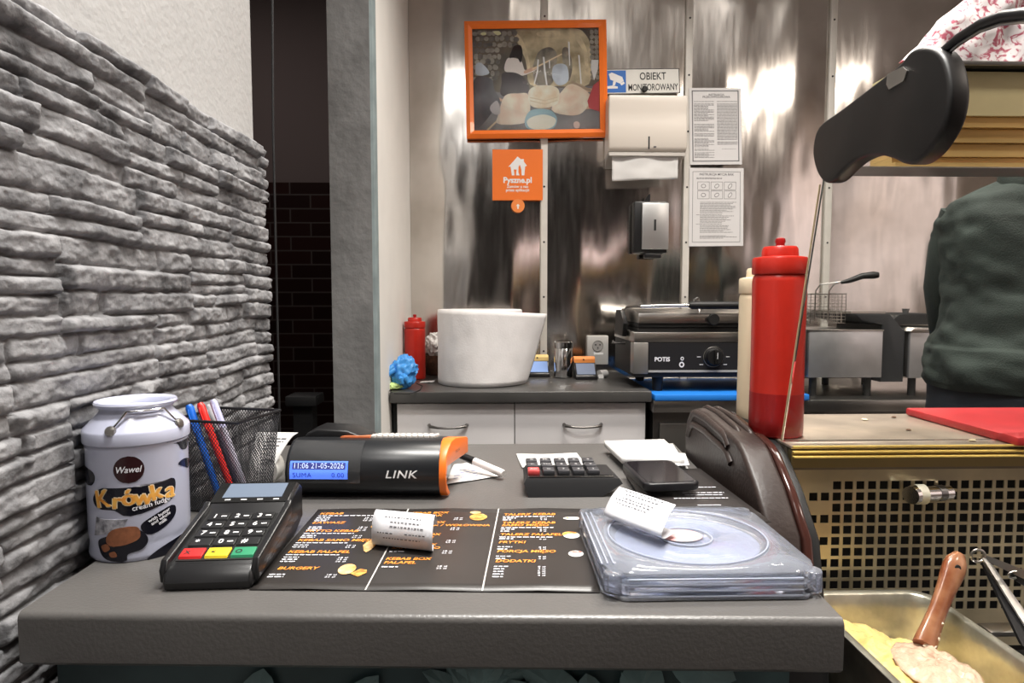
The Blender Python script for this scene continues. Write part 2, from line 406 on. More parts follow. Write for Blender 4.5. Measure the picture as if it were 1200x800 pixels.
# --- milk-can shaped tin
def milk_can():
    cx, cy = -.3590, .645; R = .0450; H = at(163, 470, y=cy).z - ZF
    t = empty('fudge_tin', (cx, cy, ZF), 'white milk-churn shaped fudge tin with black cow patches beside stone wall', 'tin')
    Mw = mat('white_enamel', (.50, .52, .65), .22, coat=.3); Mk = mat('glossy_black_print', (.008, .008, .014), .22)
    s = H
    hb = .745 * s
    body = G().lathe([(R * .96, 0), (R * .985, .0015), (R, .005), (R * .975, .014), (R * .985, .018), (R, .024), (R, hb - .004), (R * 1.012, hb), (R, hb + .001)], (cx, cy, ZF), 72)
    bo = mk('body', body, Mw, t)
    lid = G().lathe([(R * 1.02, hb + .001), (R * 1.045, hb + .002), (R * 1.05, hb + .004), (R * 1.05, hb + .0125), (R * 1.03, hb + .0145), (R * .74, hb + .0285), (R * .71, hb + .031),
                     (R * .72, hb + .0335), (R * .80, hb + .036), (R * .82, hb + .038), (R * .80, hb + .040), (R * .74, hb + .0395), (R * .68, hb + .037), (R * .66, hb + .032)], (cx, cy, ZF), 72)
    ld = mk('lid', lid, Mw, t)
    ang0 = math.atan2(0 - cy, 0 - cx)     # side of the tin that looks at the customer
    def wrap(g, v2, f, u0, z0, r, rot=0):
        c, s_ = math.cos(rot), math.sin(rot); vs = []
        for p in v2:
            x = p[0] * c - p[1] * s_; z = p[0] * s_ + p[1] * c
            a = ang0 + (u0 + x) / R
            vs.append((cx + r * math.cos(a), cy + r * math.sin(a), ZF + z0 + z))
        return g.add(vs, f)
    def patch(g, pts, r, n=6):
        # outline polygon filled as horizontal strips so that it follows the cylinder
        pl = pts; zs = [p[1] for p in pl]; z0, z1 = min(zs), max(zs); K = 26; 
        for k in range(K):
            za = z0 + (z1 - z0) * k / K; zb = z0 + (z1 - z0) * (k + 1) / K
            def cross(zq):
                xs_ = []
                for i in range(len(pl)):
                    a, b = pl[i], pl[(i + 1) % len(pl)]
                    if (a[1] <= zq < b[1]) or (b[1] <= zq < a[1]): xs_.append(a[0] + (b[0] - a[0]) * (zq - a[1]) / (b[1] - a[1]))
                return (min(xs_), max(xs_)) if len(xs_) >= 2 else None
            ca = cross(za + 1e-6); cb_ = cross(zb - 1e-6)
            if not ca or not cb_: continue
            N_ = 12; vs = []
            for (c_, zq) in ((ca, za), (cb_, zb)):
                for i in range(N_ + 1): vs.append((c_[0] + (c_[1] - c_[0]) * i / N_, zq, 0))
            wrap(g, vs, [(i, i + 1, N_ + 2 + i, N_ + 1 + i) for i in range(N_)], 0, 0, r)
    # the label is laid out in photo pixels relative to the tin axis (px 163) and its base (y 662)
    k = 2 * R / 118.
    def q(px, py):
        u = (px - 163) * k; u = max(-R * .999, min(R * .999, u)); return (R * math.asin(u / R), (655 - py) * k * 1.03)
    def Q(*l): return [q(*p) for p in l]
    bl = G()
    for pts in (Q((118, 566), (128, 562), (136, 567), (150, 566), (165, 561), (185, 562), (200, 560), (203, 570), (198, 586), (180, 592), (160, 597), (146, 597), (135, 590), (118, 588), (113, 578)),
                Q((163, 610), (175, 602), (195, 594), (202, 597), (201, 608), (190, 618), (174, 624), (165, 619)),
                Q((118, 640), (117, 628), (125, 622), (150, 614), (164, 618), (170, 630), (163, 640), (148, 644), (145, 653), (130, 652), (122, 648)),
                Q((168, 655), (180, 645), (200, 638), (216, 636), (220, 645), (205, 654), (185, 657)),
                Q((104, 541), (112, 543), (116, 551), (112, 561), (105, 560)),
                Q((190, 515), (215, 510), (221, 518), (219, 529), (212, 528), (207, 519), (196, 517)),
                Q((207, 545), (215, 552), (220, 556), (221, 546), (214, 541))):
        patch(bl, blob(0, 0, pts), R + .0003)
    mk('cow_patches', bl, Mk, bo, label='black cow patches')
    bd = G(); patch(bd, [(p[0], p[1]) for p in ell(*q(152, 541), .0130, .0130, 32)], R + .00045)
    mk('maker_badge', bd, mat('dark_maroon_print', (.03, .01, .012), .25), bo)
    wt = G()
    v, f = text2d('Wawel', .0086, .012, .25, xs=.88); wrap(wt, v, f, q(151, 541)[0], q(152, 544.5)[1], R + .0006); Mwp_ = mat('white_print', (.8, .8, .85), .4); mk('maker_lettering', wt, Mwp_, bo); wt = G()
    v, f = text2d('cream fudge', .0068, .015); wrap(wt, v, f, q(176, 589)[0], q(176, 589)[1], R + .0006, .12); mk('subtitle_lettering', wt, Mwp_, bo); wt = G()
    v, f = text2d('with butter\nand whole\nmilk', .0046, .02, line=.8); wrap(wt, v, f, q(184, 606)[0], q(184, 604)[1], R + .0006, .38)
    mk('slogan_lettering', wt, Mwp_, bo)
    kt = G(); ko = G()
    for i, ch in enumerate('Krówka'):
        v, f = text2d(ch, .0235 if i == 0 else .0220, .0); up = .0010 * (-1) ** i
        for ax_, az_ in ((-.0016, 0), (.0016, 0), (0, .0010), (0, -.0010), (-.0012, -.0008), (.0012, .0008)): wrap(ko, v, f, q(124 + i * 14.0 + (2 if i > 3 else 0), 0)[0] + ax_, q(0, 587 - i * 1.0)[1] + up + az_, R + .0004 + ax_ * .04, .06 + .10 * (-1) ** i)
        for sx_ in (-.0007, 0, .0007): wrap(kt, v, f, q(124 + i * 14.0 + (2 if i > 3 else 0), 0)[0] + sx_, q(0, 587 - i * 1.0)[1] + up, R + .0008 + sx_ * .04, .06 + .10 * (-1) ** i)
    mk('name_outline', ko, mat('cream_print', (.85, .72, .50), .4), bo)
    mk('product_name', kt, mat('golden_print', (.85, .48, .10), .35, color2=(.75, .28, .04), noise_scale=90), bo)
    fg = G(); patch(fg, blob(0, 0, Q((126, 622), (133, 613), (150, 610), (160, 613), (161, 625), (150, 631), (133, 634), (126, 630))), R + .0005)
    patch(fg, blob(0, 0, Q((120, 634), (126, 631), (129, 637), (123, 641))), R + .0005); patch(fg, blob(0, 0, Q((128, 642), (134, 640), (136, 646), (130, 647))), R + .0005)
    mk('fudge_picture', fg, mat('fudge_brown', (.30, .11, .05), .5, noise_amt=.3, noise_scale=200), bo)
    wr = G(); patch(wr, Q((113, 622), (116, 598), (130, 606), (150, 600), (143, 612), (128, 618)), R + .0004)
    mk('wrapper_picture', wr, mat('wrapper_print', (.10, .10, .12), .4, color2=(.5, .5, .55), noise_scale=160), bo)
    # bail handle lying on the shoulder
    hz = ZF + hb + .0205; pts = []
    for i in range(17):
        t_ = min(1, min(i, 16 - i) / 3.0); a = ang0 - .50 + 1.42 * i / 16; rr = R * (1.00 - .17 * t_); pts.append((cx + rr * math.cos(a), cy + rr * math.sin(a), ZF + hb + .0165 + .0165 * t_))
    mk('wire_handle', G().tube(pts, .0013, 8), M_chrome, ld)
    for i in (0, 16):
        lg = G(); p = Vector(pts[i]); lg.lathe([(.0, -.0005), (.0052, 0), (.0045, .0022), (.002, .003)], (0, 0, 0), 14)
        # turn the rosette outward
        m_ = Vector((p.x - cx, p.y - cy, .02)).to_track_quat('Z', 'X').to_matrix().to_4x4(); nn = 14 * 4
        lg.v[-nn:] = [tuple(m_ @ Vector(q_) + p) for q_ in lg.v[-nn:]]
        mk('handle_lug', lg, M_steel, ld)
milk_can()

# --- payment terminal (also small copies on the back counter)
def terminal(loc, rz, sc, label, big=True, topcol=None, name='payment_terminal', tilt=0, lift=0):
    t = empty(name, loc, label, 'card terminal')
    W, Lh = .082, .156
    def T(g):
        M = Matrix.Translation(Vector(loc) + Vector((0, 0, lift))) @ Matrix.Rotation(rz, 4, 'Z') @ Matrix.Rotation(tilt, 4, 'X') @ Matrix.Scale(sc, 4); return g.tf(M)
    w2 = W / 2
    # side profile (y,z): low nose, keypad slope, raised screen block
    prof = [(0, .004), (.004, 0), (Lh - .03, 0), (Lh, .012), (Lh, .048), (Lh - .010, .055), (.104, .044), (.098, .038), (.004, .0195), (0, .015)]
    g = G().prism(prof, -w2, w2, 'x', bev=.005, seg=3)
    def taper(x, y, z):
        return (x * (1.0 + .10 * min(max((y - .07) / .08, 0), 1)), y, z)
    g.fn(taper); body = mk('body', T(g), mat('terminal_black', (.011, .011, .012), .30), t)
    for sgn in (-1, 1):
        lp = G().prism([(-.001, .006), (-.003, .018), (.002, .026), (.100, .0435), (.106, .047), (.106, .030)], sgn * w2 * .99 - .0035, sgn * w2 * .99 + .0035, 'x', bev=.002); lp.fn(taper); mk('side_rail', T(lp), mat('terminal_black', (.011, .011, .012), .30), t)
    mk('front_nose', T(G().prism([(-.006, .001), (-.008, .008), (-.004, .016), (.004, .020), (.010, .018), (.010, .001)], -w2 * .97, w2 * .97, 'x', bev=.004)), mat('terminal_black', (.011, .011, .012), .30), t)
    g = G()
    lcd0, lcd1 = (.112, .0520), (.158, .0565)
    zz = lambda y: .044 + (y - .104) / (Lh - .010 - .104) * .011
    g = G().prism([(.106, zz(.106) + .0003), (.106, zz(.106) + .0012), (.144, zz(.144) + .0012), (.144, zz(.144) + .0003)], -w2 * .98, w2 * .98, 'x')
    bz = mk('screen_bezel', T(g), mat('gloss_black', (.012, .012, .012), .12), t)
    g = G().prism([(.114, zz(.114) + .0012), (.114, zz(.114) + .0018), (.141, zz(.141) + .0018), (.141, zz(.141) + .0012)], -w2 * .74, w2 * .80, 'x')
    mk('screen', T(g), mat('grey_lcd' if big else 'blue_lcd', (.12, .15, .20) if big else (.2, .28, .5), .15, emit=.25 if big else .6), bz)
    sl = lambda y: .0195 + (y - .004) / .094 * .0185 + .0002
    if big:
        g = G().prism([(.010, sl(.010)), (.010, sl(.01) + .0006), (.092, sl(.092) + .0006), (.092, sl(.092))], -w2 * .86, w2 * .86, 'x')
        mk('keypad_plate', T(g), mat('keypad_black', (.008, .008, .008), .5), t)
        keys = ['1', '2', '3', '4', '5', '6', '7', '8', '9', '*', '0', '#']
        Mkey = mat('key_black', (.014, .014, .015), .35); Mw_ = mat('key_white_print', (.75, .75, .75), .5)
        def slopebox(x0, x1, ya, yb, h): return G().prism([(ya, sl(ya) + .0006), (ya + .0008, sl(ya) + h), (yb - .0008, sl(yb) + h), (yb, sl(yb) + .0006)], x0, x1, 'x', bev=.0006, seg=2)
        for r in range(4):
            for c in range(3):
                x0 = -.0325 + c * .0225; ya = .0775 - r * .0155
                k = mk('key', T(slopebox(x0, x0 + .0205, ya, ya + .013, .0026)), Mkey, t)
                v, f = text2d(keys[r * 3 + c], .0098, .015); g = G()
                dy = (sl(.09) - sl(.01)) / .08
                g.add([(x0 + .0065 + p[0], ya + .003 + p[1], sl(ya + .003 + p[1]) + .0029) for p in v], f)
                if keys[r * 3 + c] not in '*#': 
                    g.add([(x0 + .0125 + a, ya + b, sl(ya + b) + .0029) for a, b in ((0, .005), (.0055, .005), (.0055, .0068), (0, .0068))], [(0, 1, 2, 3)])
                mk('digit', T(g), Mw_, k)
        for c, (nm, colr) in enumerate((('red', (.55, .02, .02)), ('yellow', (.75, .55, .03)), ('green', (.03, .22, .11)))):
            x0 = -.0335 + c * .0235
            k = mk('key', T(slopebox(x0, x0 + .021, .0125, .0265, .0030)), mat('key_' + nm, colr, .4), t, label=nm + ' key')
            v, f = text2d(('X', '<', 'O')[c], .008, .02)
            mk('symbol', T(G().add([(x0 + .006 + p[0], .0165 + p[1], sl(.0165 + p[1]) + .0033) for p in v], f)), M_blackm, k)
        g = G()
        for c in range(4): g.add([(-.026 + c * .017 + a, .109 + b, zz(.109 + b) + .0016) for a, b in ((0, 0), (.006, 0), (.006, .0018), (0, .0018))], [(0, 1, 2, 3)])
        mk('function_marks', T(g), M_paper, bz)
    if topcol:
        mk('top_cover', T(G().box(-w2 * 1.02, w2 * 1.02, Lh - .012, Lh + .012, .048, .075, bev=.004)), topcol, t, label='bright top cover')
    return t
p = at(190, 690, z=ZF); q_ = at(297, 686, z=ZF)
terminal(((p.x + q_.x) / 2 + .002, (p.y + q_.y) / 2, ZF), math.radians(2.5), .95, 'black card payment terminal with red, yellow and green keys beside the tin')

# --- wire mesh pen cup
def pen_cup():
    yb = .775; xl, xr = at(243, 560, y=yb).x - .002, at(297, 560, y=yb).x
    cx = (xl + xr) / 2; rb = .034; rt = .043; H = at(262, 490, y=yb - .03).z - ZF
    t = empty('pen_cup', (cx, yb, ZF), 'square black wire-mesh pen cup holding pens behind payment terminal', 'pen cup')
    Mm = mat('dark_wire', (.06, .06, .065), .35, .8)
    rot = math.radians(-14); c, s = math.cos(rot), math.sin(rot)
    def P(u, v, h):
        r = rb + (rt - rb) * h; X, Y = u * r, v * r
        return Vector((cx + X * c - Y * s, yb + X * s + Y * c, ZF + .0025 + h * (H - .004)))
    sides = [((-1, -1), (1, -1)), ((1, -1), (1, 1)), ((1, 1), (-1, 1)), ((-1, 1), (-1, -1))]
    for a, b in sides:
        g = G(); n = 22; m = 24
        for i in range(-m, n):
            for sg in (1, -1):
                t0 = max(0, -i / m) if True else 0
                pts = []
                for e in (0, 1):
                    pass
                # diagonal strand from bottom to top
                u0 = i / n; u1 = u0 + 1.0 * m / n
                h0, h1 = 0., 1.
                if u0 < 0: h0 = -u0 / (u1 - u0); ua = 0
                else: ua = u0
                if u1 > 1: h1 = (1 - u0) / (u1 - u0); ub = 1
                else: ub = u1
                if h1 <= h0: continue
                if sg < 0: ua, ub = 1 - ua, 1 - ub
                A = P(a[0] + (b[0] - a[0]) * ua, a[1] + (b[1] - a[1]) * ua, h0); B = P(a[0] + (b[0] - a[0]) * ub, a[1] + (b[1] - a[1]) * ub, h1)
                g.tube([A, B], .00042, 4, cap=False)
        mk('mesh_side', g, Mm, t, smooth=0)
    rp = [P(*k, 1) for k in ((-1, -1), (1, -1), (1, 1), (-1, 1), (-1, -1))]
    mk('rim', G().tube(rp, .0018, 8), Mm, t)
    mk('base', G().prism([(P(*k, 0).x, P(*k, 0).y) for k in ((-1, -1), (1, -1), (1, 1), (-1, 1))], ZF + .0005, ZF + .0022, 'z'), Mm, t)
    def pen(bot, top, r, mb, mc, label, name='pen'):
        bot = Vector(bot); top = Vector(top); d = (top - bot).normalized(); L_ = (top - bot).length
        e = empty(name, bot, label, 'pen', None)
        mk('barrel', G().tube([bot, bot + d * .012, bot + d * (L_ * .72)], [.0008, r * .9, r], 12), mb, e)
        mk('cap', G().tube([bot + d * (L_ * .72), bot + d * (L_ - .004), top], [r * 1.12, r * 1.12, r * .7], 12), mc, e)
        u = d.cross(Vector((0, 1, 0))).normalized()
        s_ = Vector((0, -1, 0)); s_ = (s_ - d * s_.dot(d)).normalized() * (r * 1.5)
        mk('clip', G().tube([bot + d * (L_ - .006) + s_ * .7, bot + d * (L_ - .01) + s_, bot + d * (L_ - .035) + s_], .0008, 6), mc, e)
    B = lambda u, v: P(u, v, .02)
    Mb = mat('blue_pen', (.01, .12, .55), .3); Mr = mat('red_pen', (.6, .02, .015), .3); Mc = mat('clear_pen', (.75, .72, .85), .15, trans=.5); Md = mat('dark_pen', (.04, .03, .05), .3)
    Mg = mat('pen_grip_grey', (.3, .3, .32), .4)
    pen(B(-.15, -.3), at(221, 474, y=yb + .00), .0045, Mb, Mb, 'blue pen, leftmost in the wire pen cup')
    pen(B(.45, -.25), at(234, 472, y=yb + .004), .0043, Mr, Mr, 'red pen in the middle of the wire pen cup')
    pen(B(.1, .45), at(243, 474, y=yb + .025), .0042, Md, Mg, 'dark pen behind the red one in the wire pen cup')
    pen(B(.65, .2), at(249, 468, y=yb + .012), .0040, Mc, mat('lilac_cap', (.45, .45, .65), .3), 'clear lilac pen, rightmost in the wire pen cup')
pen_cup()

# --- fiscal printer with curved front
def printer():
    A = at(338, 582, z=ZF); B = at(516, 583, z=ZF)
    loc = Vector((A.x, A.y - .017, ZF)); W = (B - A).length
    t = empty('fiscal_printer', loc + Vector((W / 2, .04, 0)), 'black fiscal printer with blue display and orange side, receipt at its left', 'fiscal printer')
    rz = math.atan2(B.y - A.y, B.x - A.x)
    def T(g): return g.tf(Matrix.Translation(loc) @ Matrix.Rotation(rz, 4, 'Z'))
    # profile (y,z)
    H = .070; pr = [(.020, .001), (.008, .006)]
    for k in range(13):
        a = PI - (PI * .44) * k / 12 + .25
    pr = [(.095, .002), (.022, .002), (.010, .010), (.004, .022), (.0035, .034), (.007, .046), (.013, .055), (.022, .063), (.034, .068), (.050, .0690), (.115, .0575), (.126, .054), (.130, .045), (.130, .010)]
    g = G().prism(pr, 0, W, 'x', bev=.0015, seg=2)
    mk('housing', T(g), mat('printer_black', (.013, .014, .016), .30), t, smooth=50)
    # foot strip
    mk('base', T(G().box(.012, W - .008, .026, .10, 0, .004)), M_rubber, t)
    # display window: glossy shell over the left third
    def shell(x0, x1, i0, i1, off, m, nm, par=t, lab=None):
        pts = pr[i0:i1]; g = G(); vs = []
        for x in (x0, x1):
            for i, (y, z) in enumerate(pts):
                a = pts[max(i - 1, 0)]; b = pts[min(i + 1, len(pts) - 1)]; d = Vector((b[0] - a[0], b[1] - a[1])).normalized(); n_ = Vector((-d.y, d.x))
                vs.append((x, y + n_.x * off, z + n_.y * off))
        n = len(pts); g.add(vs, [(i, i + 1, n + i + 1, n + i) for i in range(n - 1)])
        return mk(nm, T(g), m, par, label=lab, smooth=60)
    win = shell(.004, W * .49, 3, 9, .0012, mat('smoke_window', (.035, .036, .038), .12), 'display_window')
    def onprof(x, s):
        # s = height parameter between profile points, returns a point and a normal on the slanted face
        z = .026 + s * .030
        for i in range(3, 8):
            if pr[i][1] <= z <= pr[i + 1][1]:
                k = (z - pr[i][1]) / (pr[i + 1][1] - pr[i][1]); y = pr[i][0] + k * (pr[i + 1][0] - pr[i][0]); return y, z
        return pr[3][0], z
    def lay(v2, f, x0, s0, off, sc=1):
        g = G(); vs = []
        for p in v2:
            y, z = onprof(0, s0 + p[1] / .030); vs.append((x0 + p[0], y - off, z + off * .5))
        return g.add(vs, f)
    lx0, lx1 = W * .035, W * .41
    scr = G().grid(lambda u, v: (lx0 + (lx1 - lx0) * u, onprof(0, .02 + v * .72)[0] - .0016, onprof(0, .02 + v * .72)[1] + .0006), 2, 10)
    sc_ = mk('display', T(scr), mat('blue_backlit_lcd', (.10, .22, 1.0), .3, emit=.75), win)
    bar = G().grid(lambda u, v: (lx0 + .003 + (lx1 - lx0 - .006) * u, onprof(0, .42 + v * .26)[0] - .0018, onprof(0, .42 + v * .26)[1] + .0007), 2, 6)
    mk('dark_row', T(bar), mat('lcd_dark_pixels', (.05, .06, .25), .4, emit=.3), sc_)
    v, f = text2d('11:06 21-05-2026', .0092, .0, align='LEFT', space=1.05); 
    mx = max(p[0] for p in v); v = [(p[0] * (lx1 - lx0 - .009) / mx, p[1], 0) for p in v]
    tx = lay(v, f, lx0 + .004, .45, .0021)
    mk('date_text', T(tx), mat('lcd_light', (.55, .65, 1), .4, emit=.8), sc_)
    tx = G(); v, f = text2d('SUMA', .0085, 0, align='LEFT', space=1.1); tx.join(lay(v, f, lx0 + .004, .08, .0021)); v, f = text2d('0.00', .0085, 0, align='RIGHT', space=1.1); tx.join(lay(v, f, lx1 - .004, .08, .0021))
    mk('total_text', T(tx), mat('lcd_dark_text', (.02, .04, .25), .4), sc_)
    v, f = text2d('LINK', .0135, .012, .2, space=1.1, xs=1.25); mk('model_name', T(lay(v, f, W * .75, .08, .0008)), mat('white_logo', (.8, .8, .8), .4), t)
    # key row on top, seen edge-on, and orange cover
    g = G()
    for i in range(11):
        for j in range(3): g.box(W * .50 + i * .0078, W * .50 + i * .0078 + .006, .052 + j * .018, .064 + j * .018, .0655 - j * .0032, .0712 - j * .0032, bev=.0008)
    mk('top_keys', T(g), mat('grey_keys', (.5, .47, .44), .4), t)
    mk('paper_cover', T(G().prism([(.048, .069), (.048, .0712), (.105, .0612), (.105, .059)], W * .30, W * .50, 'x')), mat('orange_cover', (.75, .2, .08), .35), t, label='orange paper cover')
    hum = G().prism([(0.0, .062), (.006, .070), (.02, .076), (.06, .074), (.09, .062)], .07, .118, 'y', bev=.003); mk('paper_hood', T(hum), M_black, t)
    # right end: orange strip following the front and an overhanging orange block
    front = [pr[i] for i in range(1, 10)]
    inner = [(y + .0065, z) for y, z in front][::-1]
    inner = [(min(y, .06), z if z < .060 else .062) for y, z in inner]
    strip = G().prism([(.020, .002), (.010, .010), (.004, .022), (.0035, .034), (.007, .046), (.013, .055), (.022, .063), (.034, .0685), (.050, .0690), (.100, .0600), (.106, .057), (.106, .037), (.032, .040), (.017, .040), (.012, .030), (.013, .020), (.020, .010), (.026, .004)], W - .001, W + .008, 'x', bev=.001)
    def skew(x, y, z): return (x + max(0, (y - .012)) * .20 * (1 if x > W else .0), y, z)
    strip.fn(skew)
    es = mk('end_trim', T(strip), M_orange, t, label='orange end trim')
    v, f = text2d('Fiskalna', .006, 0, align='CENTER'); g = G().add([(W + .0090 + (.055 + p[0] - .012) * .20, .055 + p[0], .050 + p[1]) for p in v], f)
    mk('end_lettering', T(g), mat('brown_ink', (.25, .05, .01), .5), es)
    mk('power_socket', T(G().box(W, W + .004, .035, .05, .016, .03, bev=.001)), mat('socket_blue_grey', (.2, .22, .3), .4), t)
    return t
printer()

# small illegible print: rows of dashes
def dashes(rnd, x0, x1, y, h, gap=.0018, wmin=.002, wmax=.007):
    out = []; x = x0
    while x < x1 - .001:
        w_ = min(rnd.uniform(wmin, wmax), x1 - x); out.append([(x, y), (x + w_, y), (x + w_, y + h), (x, y + h)]); x += w_ + gap
    return out
def polyadd(g, polys, P):
    for pl in polys: g.add([P(a, b) for a, b in pl], [tuple(range(len(pl)))])
    return g

# receipt tape coming out at the printer's left
def tape():
    xl, xr = at(299, 520, y=.86).x, at(350, 505, y=.87).x
    def f(u, v):
        # u across, v from the top edge down to the counter; the right side curls backwards
        x = xl + (xr - xl) * u * (1 - .58 * v ** .6) ; z = 1.0095 - .066 * v - .001 * u
        y = .868 - .040 * math.sin(v * PI * .5) + .010 * u * v
        return (x, y, z)
    g = G().grid(f, 14, 18)
    t = mk('receipt_tape', g, M_paper, solid=.0002, smooth=80)
    tag(t, 'white printed receipt tape curling from the left end of the fiscal printer', 'receipt')
    def f2(u, v):
        a = v * PI * 1.1; 
        xb = xl + (xr - xl) * .55; return (xb - .008 + .010 * math.sin(a) * (1) + .002, .842 + .030 * u, .944 + .018 + .017 * -math.cos(a))
    mk('curl', G().grid(f2, 4, 16), mat('underside_paper', (.66, .64, .60), .8), t, smooth=80, solid=.0002)  # pale underside of the tape
    rnd = random.Random(5); g = G()
    def P(a, b): x, y, z = f(a, b); return (x, y - .0006, z)
    for k, (v0, a, b) in enumerate(((.10, .3, .9), (.15, .28, .85), (.22, .3, .8), (.27, .3, .75), (.36, .3, .6), (.70, .3, .6), (.86, .1, .7), (.90, .1, .75), (.95, .1, .7))):
        polyadd(g, dashes(rnd, a, b, v0, .018, .03, .06, .14), P)
    v, fc = text2d('Pozdr', .17, .01); g.add([P(.62 - p[0] * .9, .56 - p[1] * 1.3) for p in v], fc)
    mk('receipt_print', g, M_ink, t)
tape()

# --- paper slip and marker to the right of the printer
def corner_sheet(name, pts, z, m, label, cat, th=.0003, wav=0, mats=None):
    P = [at(px, py, z=z) for px, py in pts]
    g = G()
    def f(u, v):
        a = P[0].lerp(P[1], u); b = P[3].lerp(P[2], u); c = a.lerp(b, v); return (c.x, c.y, z + wav * (.5 + .5 * nz(u * 3, v * 3, z * 90)) * (1 if wav else 0))
    g.grid(f, 10, 8)
    o = mk(name, g, m, smooth=80); md = o.modifiers.new('thick', 'SOLIDIFY'); md.thickness = th; md.offset = 1 if th < .002 else -1
    tag(o, label, cat); return o, f
n_, fs_ = corner_sheet('paper_slip', [(519, 569), (592, 557), (556, 541), (532, 545)], ZF + .0008, M_paper, 'white handwritten paper slip under the marker beside the printer', 'paper', wav=.002)
g = G(); rnd = random.Random(9)
for r in range(5):
    polyadd(g, dashes(rnd, .15, .75, .2 + r * .13, .02, .05, .04, .12), lambda a, b: tuple(Vector(fs_(a, b)) + Vector((0, 0, .0006))))
mk('handwriting', g, mat('blue_ink', (.15, .15, .45), .8), n_)
a = at(590, 555, z=ZF + .009); b = at(541, 534, z=ZF + .022); d = (b - a)
pn = empty('marker_pen', a, 'white marker with black cap lying on the paper slip', 'marker')
mk('barrel', G().tube([a, a + d * .02, a + d * .68], [.0045, .0055, .0055], 16), mat('marker_white', (.72, .68, .66), .35), pn)
mk('cap', G().tube([a + d * .68, a + d * .72, a + d], [.0056, .0058, .0050], 16), M_black, pn)
mk('grip', G().tube([a + d * .10 + Vector((.0005, -.0035, -.0025)), a + d * .62 + Vector((.0005, -.0035, -.0025))], .0022, 8), M_black, pn)

# --- calculator
def calculator():
    L_ = at(619, 583, z=ZF); R_ = at(706, 583, z=ZF); y0 = L_.y
    t = empty('calculator', ((L_.x + R_.x) / 2, y0 + .05, ZF), 'black desk calculator with one red key lying on the counter', 'calculator')
    zt = ZF + .022; xl = at(614, 561, z=zt).x; xr = at(730, 561, z=zt).x; yb = at(640, 545, z=zt).y + .004
    def prof(z0, z1, a, b): pass
    yt0 = at(640, 561, z=zt).y
    bot = [(L_.x, y0), (R_.x, y0), (R_.x + .004, yb - .012), (L_.x, yb - .012)]
    top = [(xl, yt0), (xr, yt0 - .003), (xr - .006, yb), (xl + .002, yb)]
    g = G().add([(x, y, ZF + .0005) for x, y in bot] + [(x, y, zt - .006) for x, y in top] + [(x, y, zt) for x, y in [(xl + .003, yt0 + .003), (xr - .004, yt0), (xr - .009, yb - .002), (xl + .005, yb - .002)]],
                [(3, 2, 1, 0), (0, 1, 5, 4), (1, 2, 6, 5), (2, 3, 7, 6), (3, 0, 4, 7), (4, 5, 9, 8), (5, 6, 10, 9), (6, 7, 11, 10), (7, 4, 8, 11), (8, 9, 10, 11)])
    mk('body', g, mat('calculator_black', (.012, .012, .013), .42), t, smooth=30)
    mk('front_rail', G().box(xl + .006, xr - .01, yt0 + .004, yt0 + .012, zt, zt + .0014, bev=.0006), mat('gloss_black', (.02, .02, .02), .1), t)
    Mk_ = mat('calculator_key', (.045, .045, .05), .35); Mr_ = mat('calculator_red_key', (.5, .06, .06), .35)
    ks = ('AC C 7 4 1'.split(), 'C M+ 8 5 2'.split(), '% M- 9 6 3'.split())
    for r in range(3):
        for c in range(5):
            x0 = xl + .006 + c * .0195; ya = yt0 + .016 + r * .0245
            red = (r == 0 and c == 0)
            k = mk('key', G().box(x0, x0 + .0155, ya, ya + .019, zt - .0005, zt + .0065, bev=.0018, seg=2), Mr_ if red else Mk_, t, label='red key' if red else None)
            v, f = text2d(ks[r][c], .0075, .01); mk('key_mark', G().add([(x0 + .0078 + p[0], ya + .006 + p[1], zt + .0067) for p in v], f), mat('key_grey_print', (.5, .5, .5), .5), k)
calculator()
corner_sheet('paper_note', [(612, 549), (690, 551), (676, 532), (605, 533)], ZF + .0006, M_paper, 'blank white paper note lying behind the calculator', 'paper', wav=.003)

# --- cards, flyers and phone at the right back of the counter
o1, _ = corner_sheet('note_pad', [(729, 543), (802, 545), (778, 521), (708, 523)], ZF + .0105, M_paper, 'white note pad lying behind the black phone', 'note pad', th=.0095)
mk('pad_strip', G().add([at(776, 521.5, z=ZF + .0109), at(786, 521, z=ZF + .0109), at(797, 535, z=ZF + .0109), at(789, 535, z=ZF + .0109)], [(0, 1, 2, 3)]), mat('dark_grey_print', (.12, .12, .12), .5), o1)
corner_sheet('paper_card', [(790, 546), (808, 545), (803, 531), (775, 531)], ZF + .0125, M_paper, 'small white card lying on top of the note pad', 'card', th=.0005)
corner_sheet('white_ruler', [(800, 550), (807, 549), (788, 519.5), (783, 520)], ZF + .0012, mat('white_plastic', (.75, .75, .73), .4), 'narrow white plastic strip between note pad and brown panel', 'strip', th=.001)
M_fly = mat('black_flyer', (.030, .026, .025), .38, noise_amt=.25, noise_scale=12)
base = [(776, 606), (908, 612), (822, 549), (733, 551)]
fl_lab = ['bottom black leaflet of the fanned stack under the phone', 'second-lowest black leaflet of the fanned stack under the phone', 'middle black leaflet of the fanned stack under the phone', 'black leaflet just below the top one under the phone', 'top black leaflet with white lines of print under the phone']
for i in range(5):
    dx = (4 - i) * -2.2
    P = [(base[0][0] + dx * 1.6 + 3, base[0][1]), (base[1][0] - 4 + dx, base[1][1] - 1), (base[2][0] - 2, base[2][1]), (base[3][0] + dx * .6 + 2, base[3][1])]
    ff, ffn = corner_sheet('leaflet', P, ZF + .0014 + i * .0013, M_fly, fl_lab[i], 'leaflet', th=.0006); ff['group'] = 'black leaflets under the phone'
g = G(); rnd = random.Random(2)
